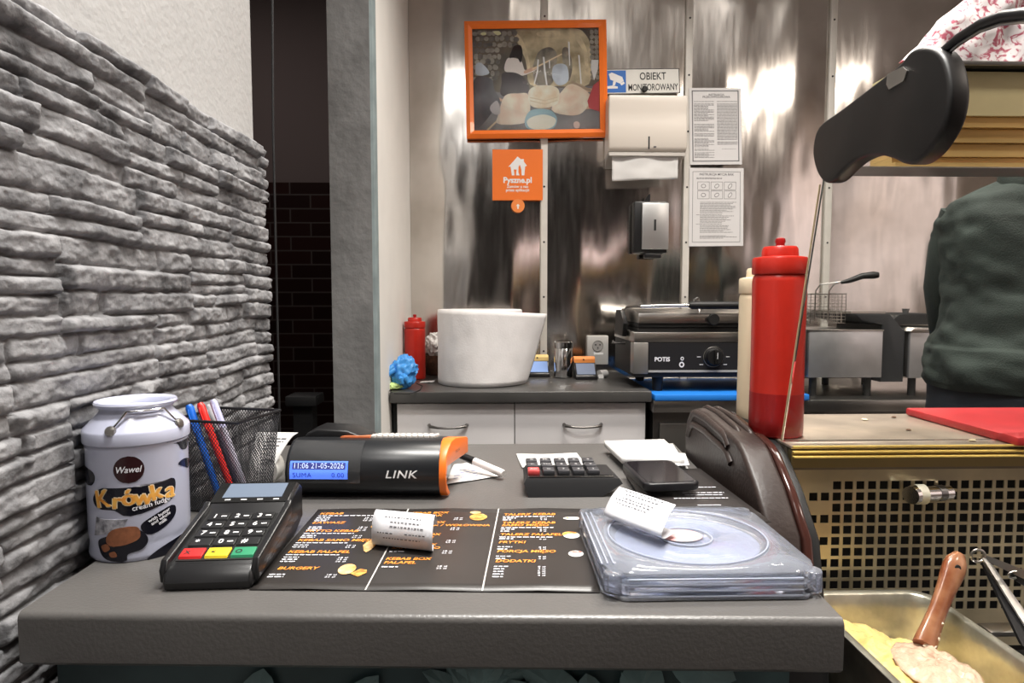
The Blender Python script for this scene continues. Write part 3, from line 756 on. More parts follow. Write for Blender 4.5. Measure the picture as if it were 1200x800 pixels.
for (px0, px1, py) in ((808, 838, 571), (800, 848, 577.5), (803, 846, 580), (790, 853, 584), (818, 846, 592), (824, 842, 595.5)):
    a = at(px0, py, z=ZF + .0076); b = at(px1, py - 1, z=ZF + .0076)
    mk('print_line', polyadd(G(), dashes(rnd, 0, (b - a).length, 0, .0022, .0012, .003, .009), lambda u, v: (a.x + u, a.y + v, ZF + .0076)), mat('white_print', (.8, .8, .85), .4), ff)
def phone():
    z = ZF + .0165; P = [at(px, py, z=z + .008) for px, py in ((757, 567), (821, 565), (787, 538), (727, 540))]
    c = sum(P, Vector()) / 4; a = ((P[1] - P[0]) + (P[2] - P[3])) / 2; b = ((P[3] - P[0]) + (P[2] - P[1])) / 2
    W, L_ = a.length, b.length
    t = empty('smartphone', (c.x, c.y, z - .0015), 'black smartphone lying on black leaflets beside the brown panel', 'phone')
    def sh(r, h0, h1, ins=0):
        pts = []
        for sx, sy, a0 in ((1, 1, 0), (-1, 1, PI / 2), (-1, -1, PI), (1, -1, 1.5 * PI)):
            for k in range(7):
                q = a0 + PI / 2 * k / 6; pts.append((sx * (W / 2 - ins - r) + r * math.cos(q), sy * (L_ / 2 - ins - r) + r * math.sin(q)))
        return G().prism(pts, h0, h1, 'z', bev=.0025 if ins == 0 else 0)
    ax = a.normalized(); rz = math.atan2(ax.y, ax.x); M_ = Matrix.Translation((c.x, c.y, z)) @ Matrix.Rotation(rz, 4, 'Z')
    sk = (b - ax * b.dot(ax)).length and b.dot(ax) / (b - ax * b.dot(ax)).length
    def T(g): return g.fn(lambda x, y, zz: (x + y * sk * .8, y, zz)).tf(M_)
    bd = mk('case', T(sh(.012, -.0025, .0080)), mat('phone_black', (.012, .012, .014), .35), t)
    mk('screen', T(sh(.010, .0080, .0084, .005)), mat('phone_glass', (.012, .010, .012), .08), t)
phone()

# --- coin tray of clear plastic
def tray():
    zt = ZF + .030; x0, x1 = .094, .284; 
    yf = at(700, 706, z=ZF).y; yb = at(700, 603, z=zt).y
    x0 = at(708, 706, z=ZF).x; x1 = at(973, 706, z=ZF).x
    yb = yf + .172
    t = empty('coin_tray', ((x0 + x1) / 2, (yf + yb) / 2, ZF), 'clear plastic square coin tray with round dish, holding a curled receipt', 'coin tray')
    Mp = mat('clear_acrylic', (.86, .90, 1), .10, trans=.87, ior=1.45, bump=.03, bump_scale=40)
    Mf = mat('frosted_acrylic', (.62, .66, .78), .22, trans=.55, ior=1.4)
    def oct_(ins, c=.016): return [(x0 + ins + c, yf + ins), (x1 - ins - c, yf + ins), (x1 - ins, yf + ins + c), (x1 - ins, yb - ins - c), (x1 - ins - c, yb - ins), (x0 + ins + c, yb - ins), (x0 + ins, yb - ins - c), (x0 + ins, yf + ins + c)]
    H = .024
    # stepped body: floor, three layered rims, recessed dish
    g = G().prism(oct_(0), ZF + .0005, ZF + .004, 'z', bev=.001); mk('base', g, Mp, t)
    for i, (ins, a, b) in enumerate(((.003, .0042, .0085), (.001, .0087, .0135), (.003, .0137, .0178))):
        o = oct_(ins); n = len(o); inn = oct_(ins + .010)
        vs = [(x, y, ZF + a) for x, y in o] + [(x, y, ZF + b) for x, y in o] + [(x, y, ZF + b) for x, y in inn] + [(x, y, ZF + a) for x, y in inn]
        fs = []
        for k in range(n):
            k2 = (k + 1) % n
            for l in range(4): fs.append((l * n + k, l * n + k2, ((l + 1) % 4) * n + k2, ((l + 1) % 4) * n + k))
        mk('rim_layer', G().add(vs, fs), Mp, t)
    o = oct_(0); cx, cy = (x0 + x1) / 2, (yf + yb) / 2; R = .074
    # top plate with shallow round dish
    g = G(); n = 64
    rings = [(None, .0235), (R + .003, .0240), (R, .0235), (R - .003, .0215), (R - .008, .0205), (R * .36, .0205), (R * .33, .0215), (R * .30, .0215), (R * .27, .0205), (.0005, .0205)]
    vs = []
    for ri, (r, h) in enumerate(rings):
        for k in range(n):
            a = 2 * PI * k / n
            if r is None:
                dx, dy = math.cos(a), math.sin(a); hx, hy = (x1 - x0) / 2 - .002, (yb - yf) / 2 - .002
                s = min(hx / max(abs(dx), 1e-6), hy / max(abs(dy), 1e-6)); s = min(s, (hx + hy - .016) / (abs(dx) + abs(dy)))
                vs.append((cx + dx * s, cy + dy * s, ZF + h))
            else: vs.append((cx + r * math.cos(a), cy + r * math.sin(a) * .94, ZF + h))
    fs = [(i * n + k, i * n + (k + 1) % n, (i + 1) * n + (k + 1) % n, (i + 1) * n + k) for i in range(len(rings) - 1) for k in range(n)]
    g.add(vs, fs); pl = mk('top_plate', g, Mp, t, smooth=40); md = pl.modifiers.new('thick', 'SOLIDIFY'); md.thickness = .0035; md.offset = -1
    # dish ring edges and central sticker
    ring = G()
    for rr, zz, tk in ((R, .0245, .0009), (R * .33, .0222, .0009)):
        ring.tube([(cx + rr * math.cos(2 * PI * k / n), cy + rr * .94 * math.sin(2 * PI * k / n), ZF + zz) for k in range(n + 1)], tk, 6)
    mk('dish_ring', ring, Mf, t)
    dsc = G().lathe([(R - .010, .0030), (R - .010, .0042)], (cx, cy, ZF), 64); dsc.fn(lambda x, y, z: (x, cy + (y - cy) * .94, z))
    dsc = G().lathe([(R - .006, .0150), (R - .006, .0158)], (cx, cy, ZF), 64).fn(lambda x, y, z: (x, cy + (y - cy) * .94, z))
    mk('dish_disc', dsc, mat('pale_blue_disc', (.58, .66, .85), .25, metal=.25, color2=(.40, .44, .60), noise_scale=14), t, label='pale iridescent disc')
    st = G().prism(ell(cx - .004, cy + .004, .021, .016), ZF + .0218, ZF + .0221, 'z'); sk_ = mk('sticker', st, mat('sticker_pink', (.55, .25, .25), .5, color2=(.45, .42, .42), noise_scale=60), t, label='pink round sticker')
    lt = G(); v, f = text2d('monety', .009, .02); lt.add([(cx - .004 + p[0], cy + .001 + p[1], ZF + .0169) for p in v], f) if False else None
    # side ribs at the front and the corner blocks
    rb = G()
    for k in range(4): rb.box(x0 + .02, x1 - .02, yf - .0008, yf + .001, ZF + .0035 + k * .0048, ZF + .0050 + k * .0048, bev=.0004)
    mk('front_ribs', rb, Mf, t)
    for (ax, ay) in ((x0 + .009, yf + .009), (x1 - .009, yf + .009), (x0 + .009, yb - .009), (x1 - .009, yb - .009)):
        mk('corner_block', G().prism(ell(ax, ay, .0085, .0085, 8), ZF + .004, ZF + .0225, 'z', bev=.001), Mp, t)
    for xx in (x0 + .0035, x0 + .0095): pass
    rl_ = G()
    for k in range(3): rl_.box(x0 + .0005 + k * .005, x0 + .0022 + k * .005, yf + .02, yb - .02, ZF + .0236, ZF + .0250, bev=.0005)
    mk('side_ribs', rl_, Mf, t)
    return t, (x0, x1, yf, yb)
_, TR = tray()

# --- curled receipts
def receipt(name, pts, label, flip=1, seed=1, amp=1, flap=False):
    """pts: 3D polyline of the sheet's middle section, width vector given per call"""
    prof, wvec, lines = pts
    prof = [Vector(p) for p in prof]; wv = Vector(wvec)
    # smooth the section
    def C(t):
        m = len(prof) - 1; s = min(t * m, m - 1e-6); i = int(s); u = s - i
        p0, p1, p2, p3 = prof[max(i - 1, 0)], prof[i], prof[i + 1], prof[min(i + 2, m)]
        return .5 * ((2 * p1) + (-p0 + p2) * u + (2 * p0 - 5 * p1 + 4 * p2 - p3) * u * u + (-p0 + 3 * p1 - 3 * p2 + p3) * u ** 3)
    f = lambda u, v: tuple(C(v) + wv * (u - .5))
    o = mk(name, G().grid(f, 6, 40), mat('thermal_paper', (.62, .62, .65), .6), smooth=80, solid=.00015)
    tag(o, label, 'receipt')
    rnd = random.Random(seed); g = G()
    for (v0, a, b) in lines:
        c0 = Vector(f(.5, v0)); c1 = Vector(f(.5, v0 + .01)); n = (c1 - c0).cross(wv).normalized() * flip * .0006
        polyadd(g, dashes(rnd, a, b, v0, .0125, .022, .018, .05), lambda u, v: tuple(Vector(f(u, v)) + n))
    mk('receipt_print', g, M_ink, o)
    return o
# on the menu: a rolled strip lying left-right, opening downwards
c = at(470, 648, z=ZF + .003); 
zc = ZF + .0185; yc = at(470, 650, z=ZF).y + .018
prof = []
for k in range(14):
    a = math.radians(-150 + k * (300 / 13.)); r = .0225
    prof.append((0, yc - r * math.cos(a + PI) * 1.0, zc + 0 + r * math.sin(a)))
xm = at(472, 625, y=yc).x
prof = []
for k in range(15):
    a = math.radians(-62 - k * (292 / 14.)); prof.append(Vector((xm + .003 * k / 14, yc + .0172 * math.cos(a), zc + .0172 * math.sin(a))))
receipt('curled_receipt', (prof, (.062, -.019, .0), [(.36, .2, .8), (.415, .1, .35), (.42, .55, .9), (.49, .3, .85), (.54, .3, .8), (.60, .2, .8)]), 'small white receipt curled into a tube on the open menu', -1, 4)
# on the coin tray: a sheet standing up and leaning back
zr = ZF + .0262
a0 = at(755, 643, z=zr + .002)
ux = (at(779, 641, z=zr) - at(717, 615, z=zr)); ux.z = 0
e0 = at(750, 640, z=zr + .001)
h_ = Vector((.0215, -.0305, 0)); pr_ = [Vector(q) + h_ for q in ((.130, .656, .9675), (.121, .646, .9672), (.113, .636, .9685), (.110, .633, .9735), (.1135, .637, .980), (.121, .648, .987), (.1315, .663, .9915))]
receipt('leaning_receipt', (pr_, (.043, -.061, .0), [(.95, .15, .85), (.90, .2, .8), (.84, .2, .75), (.80, .1, .7), (.75, .15, .7)]), 'white receipt curled upright in the clear coin tray', -1, 6)

# --- the menu
def menu():
    P = [at(px, py, z=ZF + .0006) for px, py in ((292, 691), (703, 694.5), (690, 596.5), (373, 597))]
    def f(u, v):
        c = P[0].lerp(P[1], u).lerp(P[3].lerp(P[2], u), v)
        w_ = .0012 * (1 - abs(((u * 3) % 1) - .5) * 2) * (abs(v - .5) * 2) ** 3
        return (c.x, c.y, ZF + .0010 + w_)
    o = mk('open_menu', G().grid(f, 36, 14), mat('menu_black', (.034, .030, .028), .33, noise_amt=.2, noise_scale=9), smooth=80); md = o.modifiers.new('thick', 'SOLIDIFY'); md.thickness = .0004; md.offset = -1
    tag(o, 'open three-panel black menu with orange headings lying flat', 'menu')
    up = lambda a, b, h=.0005: tuple(Vector(f(a, b)) + Vector((0, 0, h)))
    W, D = .297, .205
    hd = G(); wh = G(); rnd = random.Random(21)
    def head(s, u, v, size=.0088):
        hd = G()
        vv, ff = text2d(s, 1, .02, .15, 'LEFT'); k = size; hd.add([up(u + p[0] * k / W * .96, v + p[1] * k / D * .95) for p in vv], ff); mk('heading', hd, mat('orange_print', (.85, .30, .05), .4), o)
    def line(u0, u1, v, h=.008): mk('print_line', polyadd(G(), dashes(rnd, u0, u1, v, h, .004, .008, .022), up), mat('white_print', (.8, .8, .85), .4), o)
    def price(u, v, n, s=('18 zł', '22 zł', '26 zł')):
        wh = G()
        for k in range(n):
            vv, ff = text2d(s[k % 3], 1, 0, 0, 'RIGHT'); wh.add([up(u + p[0] * .0050 / W, v - k * .022 + p[1] * .0050 / D * .8) for p in vv], ff)
        mk('price_column', wh, mat('white_print', (.8, .8, .85), .4), o)
    for (s, v, n, dsc) in (('KEBAB', .905, 3, 2), ('ŁAWASZ', .765, 3, 0), ('FRYTO KEBAB', .645, 2, 1), ('KEBAB SAMO MIĘSO', .52, 2, 1), ('KEBAB FALAFEL', .375, 3, 1), ('BURGERY', .19, 2, 0)):
        head(s, .022 + .01 * (v < .3), v)
        if dsc: line(.022, .022 + .17 + .05 * (s == 'KEBAB'), v - .026)
        for k in range(n): line(.022, .07, v - .055 - k * .024, .009)
        price(.225, v - .06, n)
    for (s, v, n, x) in (('KEBAB BOX\nKURCZAK', .915, 2, .345), ('KEBAB BOX\nKURCZAK / WOŁOWINA', .77, 2, .345), ('KEBAB BOX\nMIESZANE', .60, 2, .345), ('KEBAB BOX\nSAMO MIĘSO', .47, 2, .345), ('KEBAB BOX\nFALAFEL', .30, 2, .345)):
        for j, l in enumerate(s.split('\n')): head(l, x, v - j * .042, .0082)
        for k in range(n - 1): line(x, x + .05, v - .08 - k * .024, .009)
        price(.545, v - .075, n)
    for (s, v, n, dsc) in (('TALERZ KEBAB', .89, 2, 1), ('TALERZ KEBAB\nSAMO MIĘSO', .765, 2, 1), ('TALERZ FALAFEL', .60, 1, 1), ('FRYTKI', .50, 2, 0), ('PORCJA MIĘSO', .39, 2, 0), ('DODATKI', .28, 5, 0)):
        for j, l in enumerate(s.split('\n')): head(l, .688, v - j * .036, .0086)
        v2 = v - .036 * s.count('\n')
        if dsc: line(.688, .87, v2 - .026)
        for k in range(n): line(.688, .72 if k else .735, v2 - .05 - k * .026, .009)
        price(.845, v2 - .055, n, ('8 zł', '4 zł', '6 zł'))
    pass
    # fold lines
    fo = G()
    for u in (.3333, .6666): fo.add([up(u - .0022, 0), up(u + .0022, 0), up(u + .0022, 1), up(u - .0022, 1)], [(0, 1, 2, 3)])
    mk('fold_crease', fo, mat('worn_fold', (.5, .48, .45), .7), o)
    # food pictures
    Mf1 = mat('food_golden', (.72, .42, .10), .5, color2=(.40, .14, .03), noise_scale=160); Mf2 = mat('food_bun', (.78, .58, .30), .5, color2=(.55, .28, .08), noise_scale=90); Mf3 = mat('food_plate', (.75, .72, .68), .4)
    def fd(m, nm, pl): mk(nm, polyadd(G(), pl, lambda a, b: up(a, b, .0007)), m, o)
    fd(Mf2, 'burger_picture', [[(u, v) for u, v in ell(.245, .195, .026, .055)]]); fd(mat('food_salad', (.15, .10, .03), .5), 'burger_filling', [[(a, b) for a, b in ell(.25, .185, .022, .012)]])
    fd(Mf1, 'fries_picture', [[(.262, .15), (.29, .12), (.31, .16), (.306, .19), (.285, .20)]])
    fd(Mf2, 'wrap_picture', [[(.248, .47), (.262, .40), (.272, .38), (.284, .42), (.295, .50), (.283, .53), (.262, .53)]])
    fd(Mf1, 'wrap_filling', [ell(.271, .50, .019, .025)])
    fd(Mf1, 'box_picture', [ell(.60, .86, .031, .05)]); fd(Mf2, 'box_garnish', [ell(.585, .93, .02, .02), ell(.61, .88, .012, .03)])
    fd(Mf1, 'pasty_picture', [ell(.258, .72, .022, .035)])
    fd(Mf3, 'plate_picture', [ell(.935, .84, .031, .022)]); fd(Mf1, 'plate_food', [ell(.935, .845, .022, .012)])
    fd(Mf3, 'falafel_plate', [ell(.93, .60, .028, .04)]); fd(Mf1, 'falafel_picture', [ell(.925, .615, .027, .035)])
    fd(Mf3, 'bowl_picture', [ell(.94, .375, .024, .035)]); fd(mat('food_red', (.5, .12, .08), .5), 'bowl_food', [ell(.94, .39, .019, .018)])
menu()
# ------------------------------------------------------------------ display case at the right
XC = .37
def case():
    t = empty('display_case', (.6, .8, 0), 'refrigerated display case with brown side panel, glass guard and perforated inner wall', 'display case')
    Mb = mat('brown_moulded_plastic', (.034, .023, .020), .42, noise_amt=.2, noise_scale=18, bump=.08, bump_scale=200)
    Mg = mat('glossy_brown', (.050, .018, .014), .12)
    Mk = M_rubber
    # side panel: long hump profile in (y,z)
    prof = [(.66, .60), (.69, .80), (.712, .92), (.75, .955), (.79, .990), (.806, 1.001), (.822, 1.006), (.93, 1.018), (.975, 1.019), (1.005, 1.012), (1.022, .995), (1.030, .965), (1.022, .90), (1.01, .60)]
    prof = [(.655, .60), (.675, .80), (.703, .92), (.745, .965), (.788, .998), (.806, 1.006), (.828, 1.010), (.93, 1.021), (.975, 1.021), (1.005, 1.013), (1.022, .995), (1.030, .965), (1.022, .90), (1.01, .60)]
    sp = mk('side_panel', G().prism(prof, .311, .349, 'x', bev=.006, seg=4), Mb, t, smooth=45, label='dark brown moulded side panel')
    # raised ribs along the panel
    def rib(x, zo, r, y0, y1, fl=1):
        pts = []
        for k in range(15):
            y = y0 + (y1 - y0) * k / 14
            # top of the profile at y
            zt = 1.010 + (y - .828) * .108 if y < .93 else 1.021 - max(0, (y - .975)) ** 2 * 11
            pts.append((x, y, zt + zo - (.010 if k in (0, 14) else .002 if k in (1, 13) else 0)))
        return G().tube(pts, r, 10)
    rg = G()
    rg.join(rib(.3135, -.008, .0065, .835, 1.00)); rg.join(rib(.3115, -.026, .0055, .822, 1.01)); rg.join(rib(.330, .0005, .0045, .84, 1.0)); rg.join(rib(.343, .0002, .0045, .83, .99))
    mk('moulded_ribs', rg, Mb, sp, smooth=70)
    off = lambda d, dz=0: [(y - d * (1 if z < 1.0 and y < .85 else .3), z - dz) for y, z in prof]
    mk('glossy_trim', G().prism([(y - .003, z - .002) for y, z in prof], .3495, .360, 'x', bev=.003, seg=3), Mg, t, label='glossy reddish-brown trim')
    mk('gasket', G().prism([(y + .004, z - .006) for y, z in prof], .3605, .372, 'x', bev=.002), Mk, t)
    # worktop shelf
    ZS = 1.005; ysf = at(1000, 522, z=ZS).y; ysb = at(1000, 484.5, z=ZS).y
    mk('service_shelf', G().box(XC + .003, 1.25, ysf, ysb, ZS - .004, ZS, bev=.001), mat('worn_steel_shelf', (.62, .52, .42), .32, .7, noise_amt=.35, noise_scale=14, bump=.04, bump_scale=30), t)
    mk('shelf_body', G().box(XC + .003, 1.25, ysf + .012, ysb - .002, ZS - .034, ZS - .0045), mat('dull_steel', (.30, .25, .19), .45, .7, noise_amt=.3, noise_scale=12), t)
    My = mat('amber_glass_edge', (.85, .62, .18), .25)
    for dz in (.000, .0065, .0125):
        mk('amber_edge', G().box(XC + .004, 1.25, ysf - .004 - dz * .3, ysf - .001, ZS - .0015 - dz, ZS + .0008 - dz, bev=.0005), My, t)
    mk('shelf_lip', G().box(XC + .004, 1.25, ysf + .0005, ysf + .010, ZS - .028, ZS - .005), mat('gold_brown_steel', (.36, .28, .13), .3, .8), t)
    # perforated inner wall
    yp = ysf + .016; zt = at(1000, 546, y=yp).z; zb = at(1000, 708, y=yp).z
    pit = .01535; pz = .0147; hs = .0108; xh0 = at(976, 566, y=yp).x
    g = G(); nrow = 12; ncol = 40
    def cell(x0, x1, z0, z1): g.add([(x0, yp, z0), (x1, yp, z0), (x1, yp, z1), (x0, yp, z1)], [(0, 1, 2, 3)])
    zr0 = at(1000, 563.5, y=yp).z
    X0 = XC + .004; X1 = xh0 + ncol * pit
    cell(X0, X1, zr0 + (0), ZS - .012)
    z = zr0
    for r in range(nrow):
        top = z; bot = z - hs; nx = z - pz
        cell(X0, X1, nx, bot) if r < nrow - 1 else cell(X0, X1, bot - .05, bot)
        x = X0; start = xh0 - (2 * pit if r % 2 == 1 and r < 7 else 0)
        k0 = -2 if (r % 2 == 1 and r < 7) else (-1 if r > 6 else 0)
        if r > 6: k0 = -1
        xs_ = [xh0 + k * pit for k in range(k0, ncol)]
        cur = X0
        for xx in xs_:
            cell(cur, xx, bot, top); cur = xx + hs
        cell(cur, X1, bot, top); z = nx
    pf = mk('perforated_panel', g, mat('perforated_steel', (.78, .68, .46), .30, .75, noise_amt=.35, noise_scale=10), t, smooth=0); md = pf.modifiers.new('thick', 'SOLIDIFY'); md.thickness = .0014; md.offset = 0
    mk('cavity_back', G().box(X0, 1.25, yp + .04, yp + .045, .70, ZS - .036), mat('dark_cavity', (.012, .012, .013), .6), t)
    # screw-on glass clamp
    k = at(1072, 579, y=yp - .02); e = at(1112, 577, y=yp - .012)
    kn = mk('glass_clamp', G().tube([k + Vector((.004, 0, 0)), e], .0095, 20), M_chrome, t)
    mk('clamp_ring', G().tube([k + Vector((.000, 0, 0)), k + Vector((.012, 0, 0))], .0125, 24), mat('milky_ring', (.65, .62, .5), .3), kn)
    g = G().tube([k + Vector((-.008, -.004, 0)), k + Vector((.001, 0, 0))], [.011, .0125], 24); mk('clamp_head', g, M_chrome, kn)
    mk('clamp_collar', G().tube([k.lerp(e, .62), k.lerp(e, .8)], .0103, 20), mat('dark_steel', (.2, .2, .2), .3, 1), kn)
    # floor of the well
    mk('well_floor', G().box(X0, 1.25, .42, yp - .002, .700, .705), mat('well_steel', (.25, .25, .25), .35, .9), t)
    mk('well_rail', G().box(.572, 1.2, .70, .722, .800, .806, bev=.001), M_steel, t)
    mk('well_bar', G().box(.572, 1.2, .63, .64, .786, .792, bev=.001), M_steel, t)
    mk('well_blind', G().box(.572, 1.2, .6405, .699, .770, .785), M_blackm, t)
    # guard glass leaning to the customer
    b0 = at(916, 516, x=XC); b1 = at(962, 225, x=XC); zlip = at(1100, 193, y=.735).z; b1 = b0 + (b1 - b0) * ((zlip - b0.z) / (b1.z - b0.z))
    gl = mat('guard_glass', (.97, .985, .97), .02, trans=1, ior=1.25)
    dirn = (b1 - b0)
    b0_, b1_ = b0 + Vector((.001, 0, 0)), b1 + Vector((.001, 0, 0)); q = G().add([b0_, (1.24, b0.y, b0.z), (1.24, b1.y, b1.z), b1_], [(0, 1, 2, 3)])
    go = mk('guard_glass', q, gl, t, smooth=0); md = go.modifiers.new('thick', 'SOLIDIFY'); md.thickness = .004; md.offset = 0
    bq = at(961, 216, x=XC); mk('glass_edge', G().tube([b0, bq], .0011, 6), mat('amber_glass_side', (.62, .50, .30), .3), go, label='amber-tinted left edge')
    # end cap of the hood: outline seen from the side
    px = [(959, 148), (985, 128), (1020, 101), (1052, 76), (1066, 60), (1080, 55), (1094, 57), (1105, 68), (1112, 92), (1113, 118), (1107, 145), (1095, 168), (1083, 183), (1070, 192), (1058, 192), (1045, 186), (1030, 182), (1015, 183), (1000, 190), (988, 200), (976, 212), (966, 214), (958, 205), (953, 190), (952, 172)]
    pl = [(p.y, p.z) for p in (at(a, b, x=XC) for a, b in px)]
    def sm(pl): return blob(0, 0, pl, 4)
    cp = mk('hood_end_cap', G().prism(sm(pl), XC, XC + .018, 'x', bev=.004, seg=4), mat('cap_black', (.012, .011, .011), .42, noise_amt=.2, noise_scale=30), t, smooth=50)
    bd = [(at(a, b, x=XC - .0008)) for a, b in ((1040, 87), (1058, 78), (1063, 83), (1059, 95), (1042, 105), (1039, 99))]
    mk('cap_badge', G().prism([(p.y, p.z) for p in bd], XC - .0012, XC + .001, 'x'), M_steel, cp, label='worn silver badge')
    # rounded bead round the cap's outline
    pts = [Vector((XC + .030, y, z)) for y, z in sm(pl)]
    # black curved glass edge rising from the cap towards the customer
    arc = [at(1104, 62, x=XC + .012), at(1125, 44, x=XC + .010), at(1150, 28, x=XC + .008), at(1175, 19, x=XC + .008), at(1200, 16, x=XC + .008), at(1240, 18, x=XC + .008), at(1300, 40, x=XC + .008)]
    mk('curved_glass_trim', G().tube(arc, .0042, 12), M_black, t, smooth=70)
    mk('trim_bead', G().tube([p + Vector((0, .001, -.0052)) for p in arc], .0014, 8), M_steel, t)
    # canopy over the glass: grooved profile and panel with warm reflection painted in, glass shelf
    yc = .735; Z = lambda py: at(1100, py, y=yc).z
    xa = at(1050, 150, y=yc).x; xl = at(992, 193, y=yc).x
    Mwarm = mat('warm_tinted_profile', (.72, .48, .18), .28, .55, noise_amt=.35, noise_scale=14, stretch=(.3, 1, 3))
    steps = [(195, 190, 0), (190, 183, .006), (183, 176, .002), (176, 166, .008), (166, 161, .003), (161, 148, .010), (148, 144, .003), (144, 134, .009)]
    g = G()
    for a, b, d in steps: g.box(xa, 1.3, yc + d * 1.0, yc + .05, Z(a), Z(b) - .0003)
    mk('warm_tinted_profile', g, Mwarm, t)
    mk('lower_lip', G().box(xl, 1.3, yc - .002, yc + .05, Z(195.5) - .0014, Z(195.5)), M_steel, t)
    mk('canopy_panel', G().box(xa, 1.3, yc + .004, yc + .05, Z(134), Z(82)), mat('warm_reflection_panel', (.86, .74, .40), .35, .1, noise_amt=.2, noise_scale=6), t)
    zs = Z(80)
    mk('canopy_shelf', G().prism([(xa + .012, yc - .010), (1.3, yc - .010), (1.3, yc + .12), (xa + .13, yc + .12)], zs, zs + .005, 'z'), M_black, t)
    mk('shelf_edging', G().box(xa + .012, 1.3, yc - .013, yc - .0105, zs - .0005, zs + .004, bev=.0005), M_steel, t)
    return t, ZS, ysf, ysb, yc, zs
CS, ZS, YSF, YSB, YCN, ZSH = case()
# red board, bottles on the shelf
def board(name, x0, x1, y0, y1, z, th, m, label, bev=.003):
    o = mk(name, G().box(x0, x1, y0, y1, z, z + th, bev=bev), m); tag(o, label, 'cutting board'); return o
board('cutting_board', .655, 1.02, .775, YSB - .012, ZS + .0005, .0115, mat('red_board', (.50, .03, .035), .4, noise_amt=.12, noise_scale=20), 'red plastic cutting board lying on the display case shelf')
def crumb():
    rnd = random.Random(8)
    for i, (px, py, c, s_, lab) in enumerate(((1047, 489, 0, .004, 'brown crumb on the shelf, farther from the camera'), (1064, 504, 0, .004, 'brown crumb on the shelf, left of the red board'), (1013, 492, 1, .005, 'pale crumb on the shelf, behind the amber edge'), (1139, 517, 1, .006, 'pale crumb beside the near edge of the red board'))):
        p = at(px, py, z=ZS); g = G().lathe([(s_ * .6, 0), (s_, s_ * .25), (s_ * .5, s_ * .5)], (0, 0, 0), 9)
        g.v = [(p.x + v[0] * (1 + .5 * nz(v[0] * 400, v[1] * 400, i)), p.y + v[1] * .8, ZS + .0004 + v[2]) for v in g.v]
        tag(mk('food_crumb', g, mat('crumb_brown', (.12, .05, .02), .7) if c == 0 else mat('crumb_pale', (.7, .6, .4), .7)), lab, 'crumb')
crumb()
def bottle(x, y, z, R, H, m, label, tip=True, capm=None, fill=0):
    t = empty('sauce_bottle', (x, y, z), label, 'bottle')
    hb = H * .83
    bo = mk('body', G().lathe([(R * .92, 0), (R, .003), (R, hb * .12), (R * .985, hb * .5), (R, hb - .010), (R * .97, hb - .003), (R * .9, hb)], (x, y, z), 48), m, t)
    cap = G().lathe([(R * 1.0, hb), (R * 1.02, hb + .002), (R * 1.02, hb + .020), (R * .98, hb + .0225), (R * .68, hb + .024), (R * .66, hb + .034), (R * .60, hb + .037), (R * .25, hb + .038)], (x, y, z), 48)
    c = mk('cap', cap, capm or m, t)
    if fill: mk('sauce_level', G().lathe([(R * .93, .0002), (R * 1.008, .0035), (R * 1.008, hb * .12), (R * 1.001, hb * fill), (R * .99, hb * fill)], (x, y, z), 48), mat('dark_red_sauce', (.28, .008, .008), .3), bo, label='darker sauce-filled lower part')
    if tip:
        mk('nozzle', G().lathe([(.0062, hb + .037), (.0055, hb + .041), (.0068, hb + .044), (.0060, hb + .048), (.003, hb + .049)], (x, y, z), 14), mat('dark_red_tip', (.35, .01, .01), .4), c)
    return t
bottle(.384, .858, ZS + .0002, .0345, .262, M_red, 'tall red squeeze bottle standing behind the guard glass', fill=.27)
bottle(.392, .940, ZS + .0002, .0290, .232, M_cream, 'cream-coloured squeeze bottle behind the tall red bottle', tip=False)

# paper bundle on the canopy shelf
def bundle():
    z0 = ZSH + .0065; y0, y1 = YCN + .002, YCN + .11
    xa = at(1050, 60, y=y0).x
    def f(u, v):
        x = xa + .36 * u; k = min(1, u * 3.2); hh = .125 * k ** .8
        a = v * PI; y = (y0 + y1) / 2 - (y1 - y0) / 2 * math.cos(a) * .95
        z = z0 + hh * math.sin(a) ** .55 * (1 + .12 * nz(x * 30, y * 30)) + .0005
        x += (y - y0) * 1.05 * (1 - u) + .007 * nz(y * 40, z * 50, 1); y += .010 * nz(x * 45, z * 40, 2) if 0 < v < 1 else 0
        y += .004 * abs(nz(x * 120, z * 100, 6)) * math.sin(a)
        return (x, max(y, y0 - .004), max(z, z0))
    m = mat('printed_wrap_paper', (.72, .66, .66), .7); nt = m.node_tree; N = nt.nodes; L = nt.links
    tc = N.new('ShaderNodeTexCoord'); n = N.new('ShaderNodeTexNoise'); n.inputs['Scale'].default_value = 75; n.inputs['Detail'].default_value = 6; n.inputs['Distortion'].default_value = 2
    L.new(tc.outputs['Object'], n.inputs['Vector']); cr = N.new('ShaderNodeValToRGB'); L.new(n.outputs[0], cr.inputs[0])
    cr.color_ramp.elements[0].position = .50; cr.color_ramp.elements[0].color = (.74, .68, .67, 1); cr.color_ramp.elements[1].position = .60; cr.color_ramp.elements[1].color = (.40, .08, .12, 1)
    L.new(cr.outputs[0], N['Principled BSDF'].inputs['Base Color'])
    o = mk('wrapping_paper', G().grid(f, 90, 70), m, smooth=25); tag(o, 'crumpled pink-printed wrapping paper piled on top of the display canopy', 'wrapping paper')
bundle()

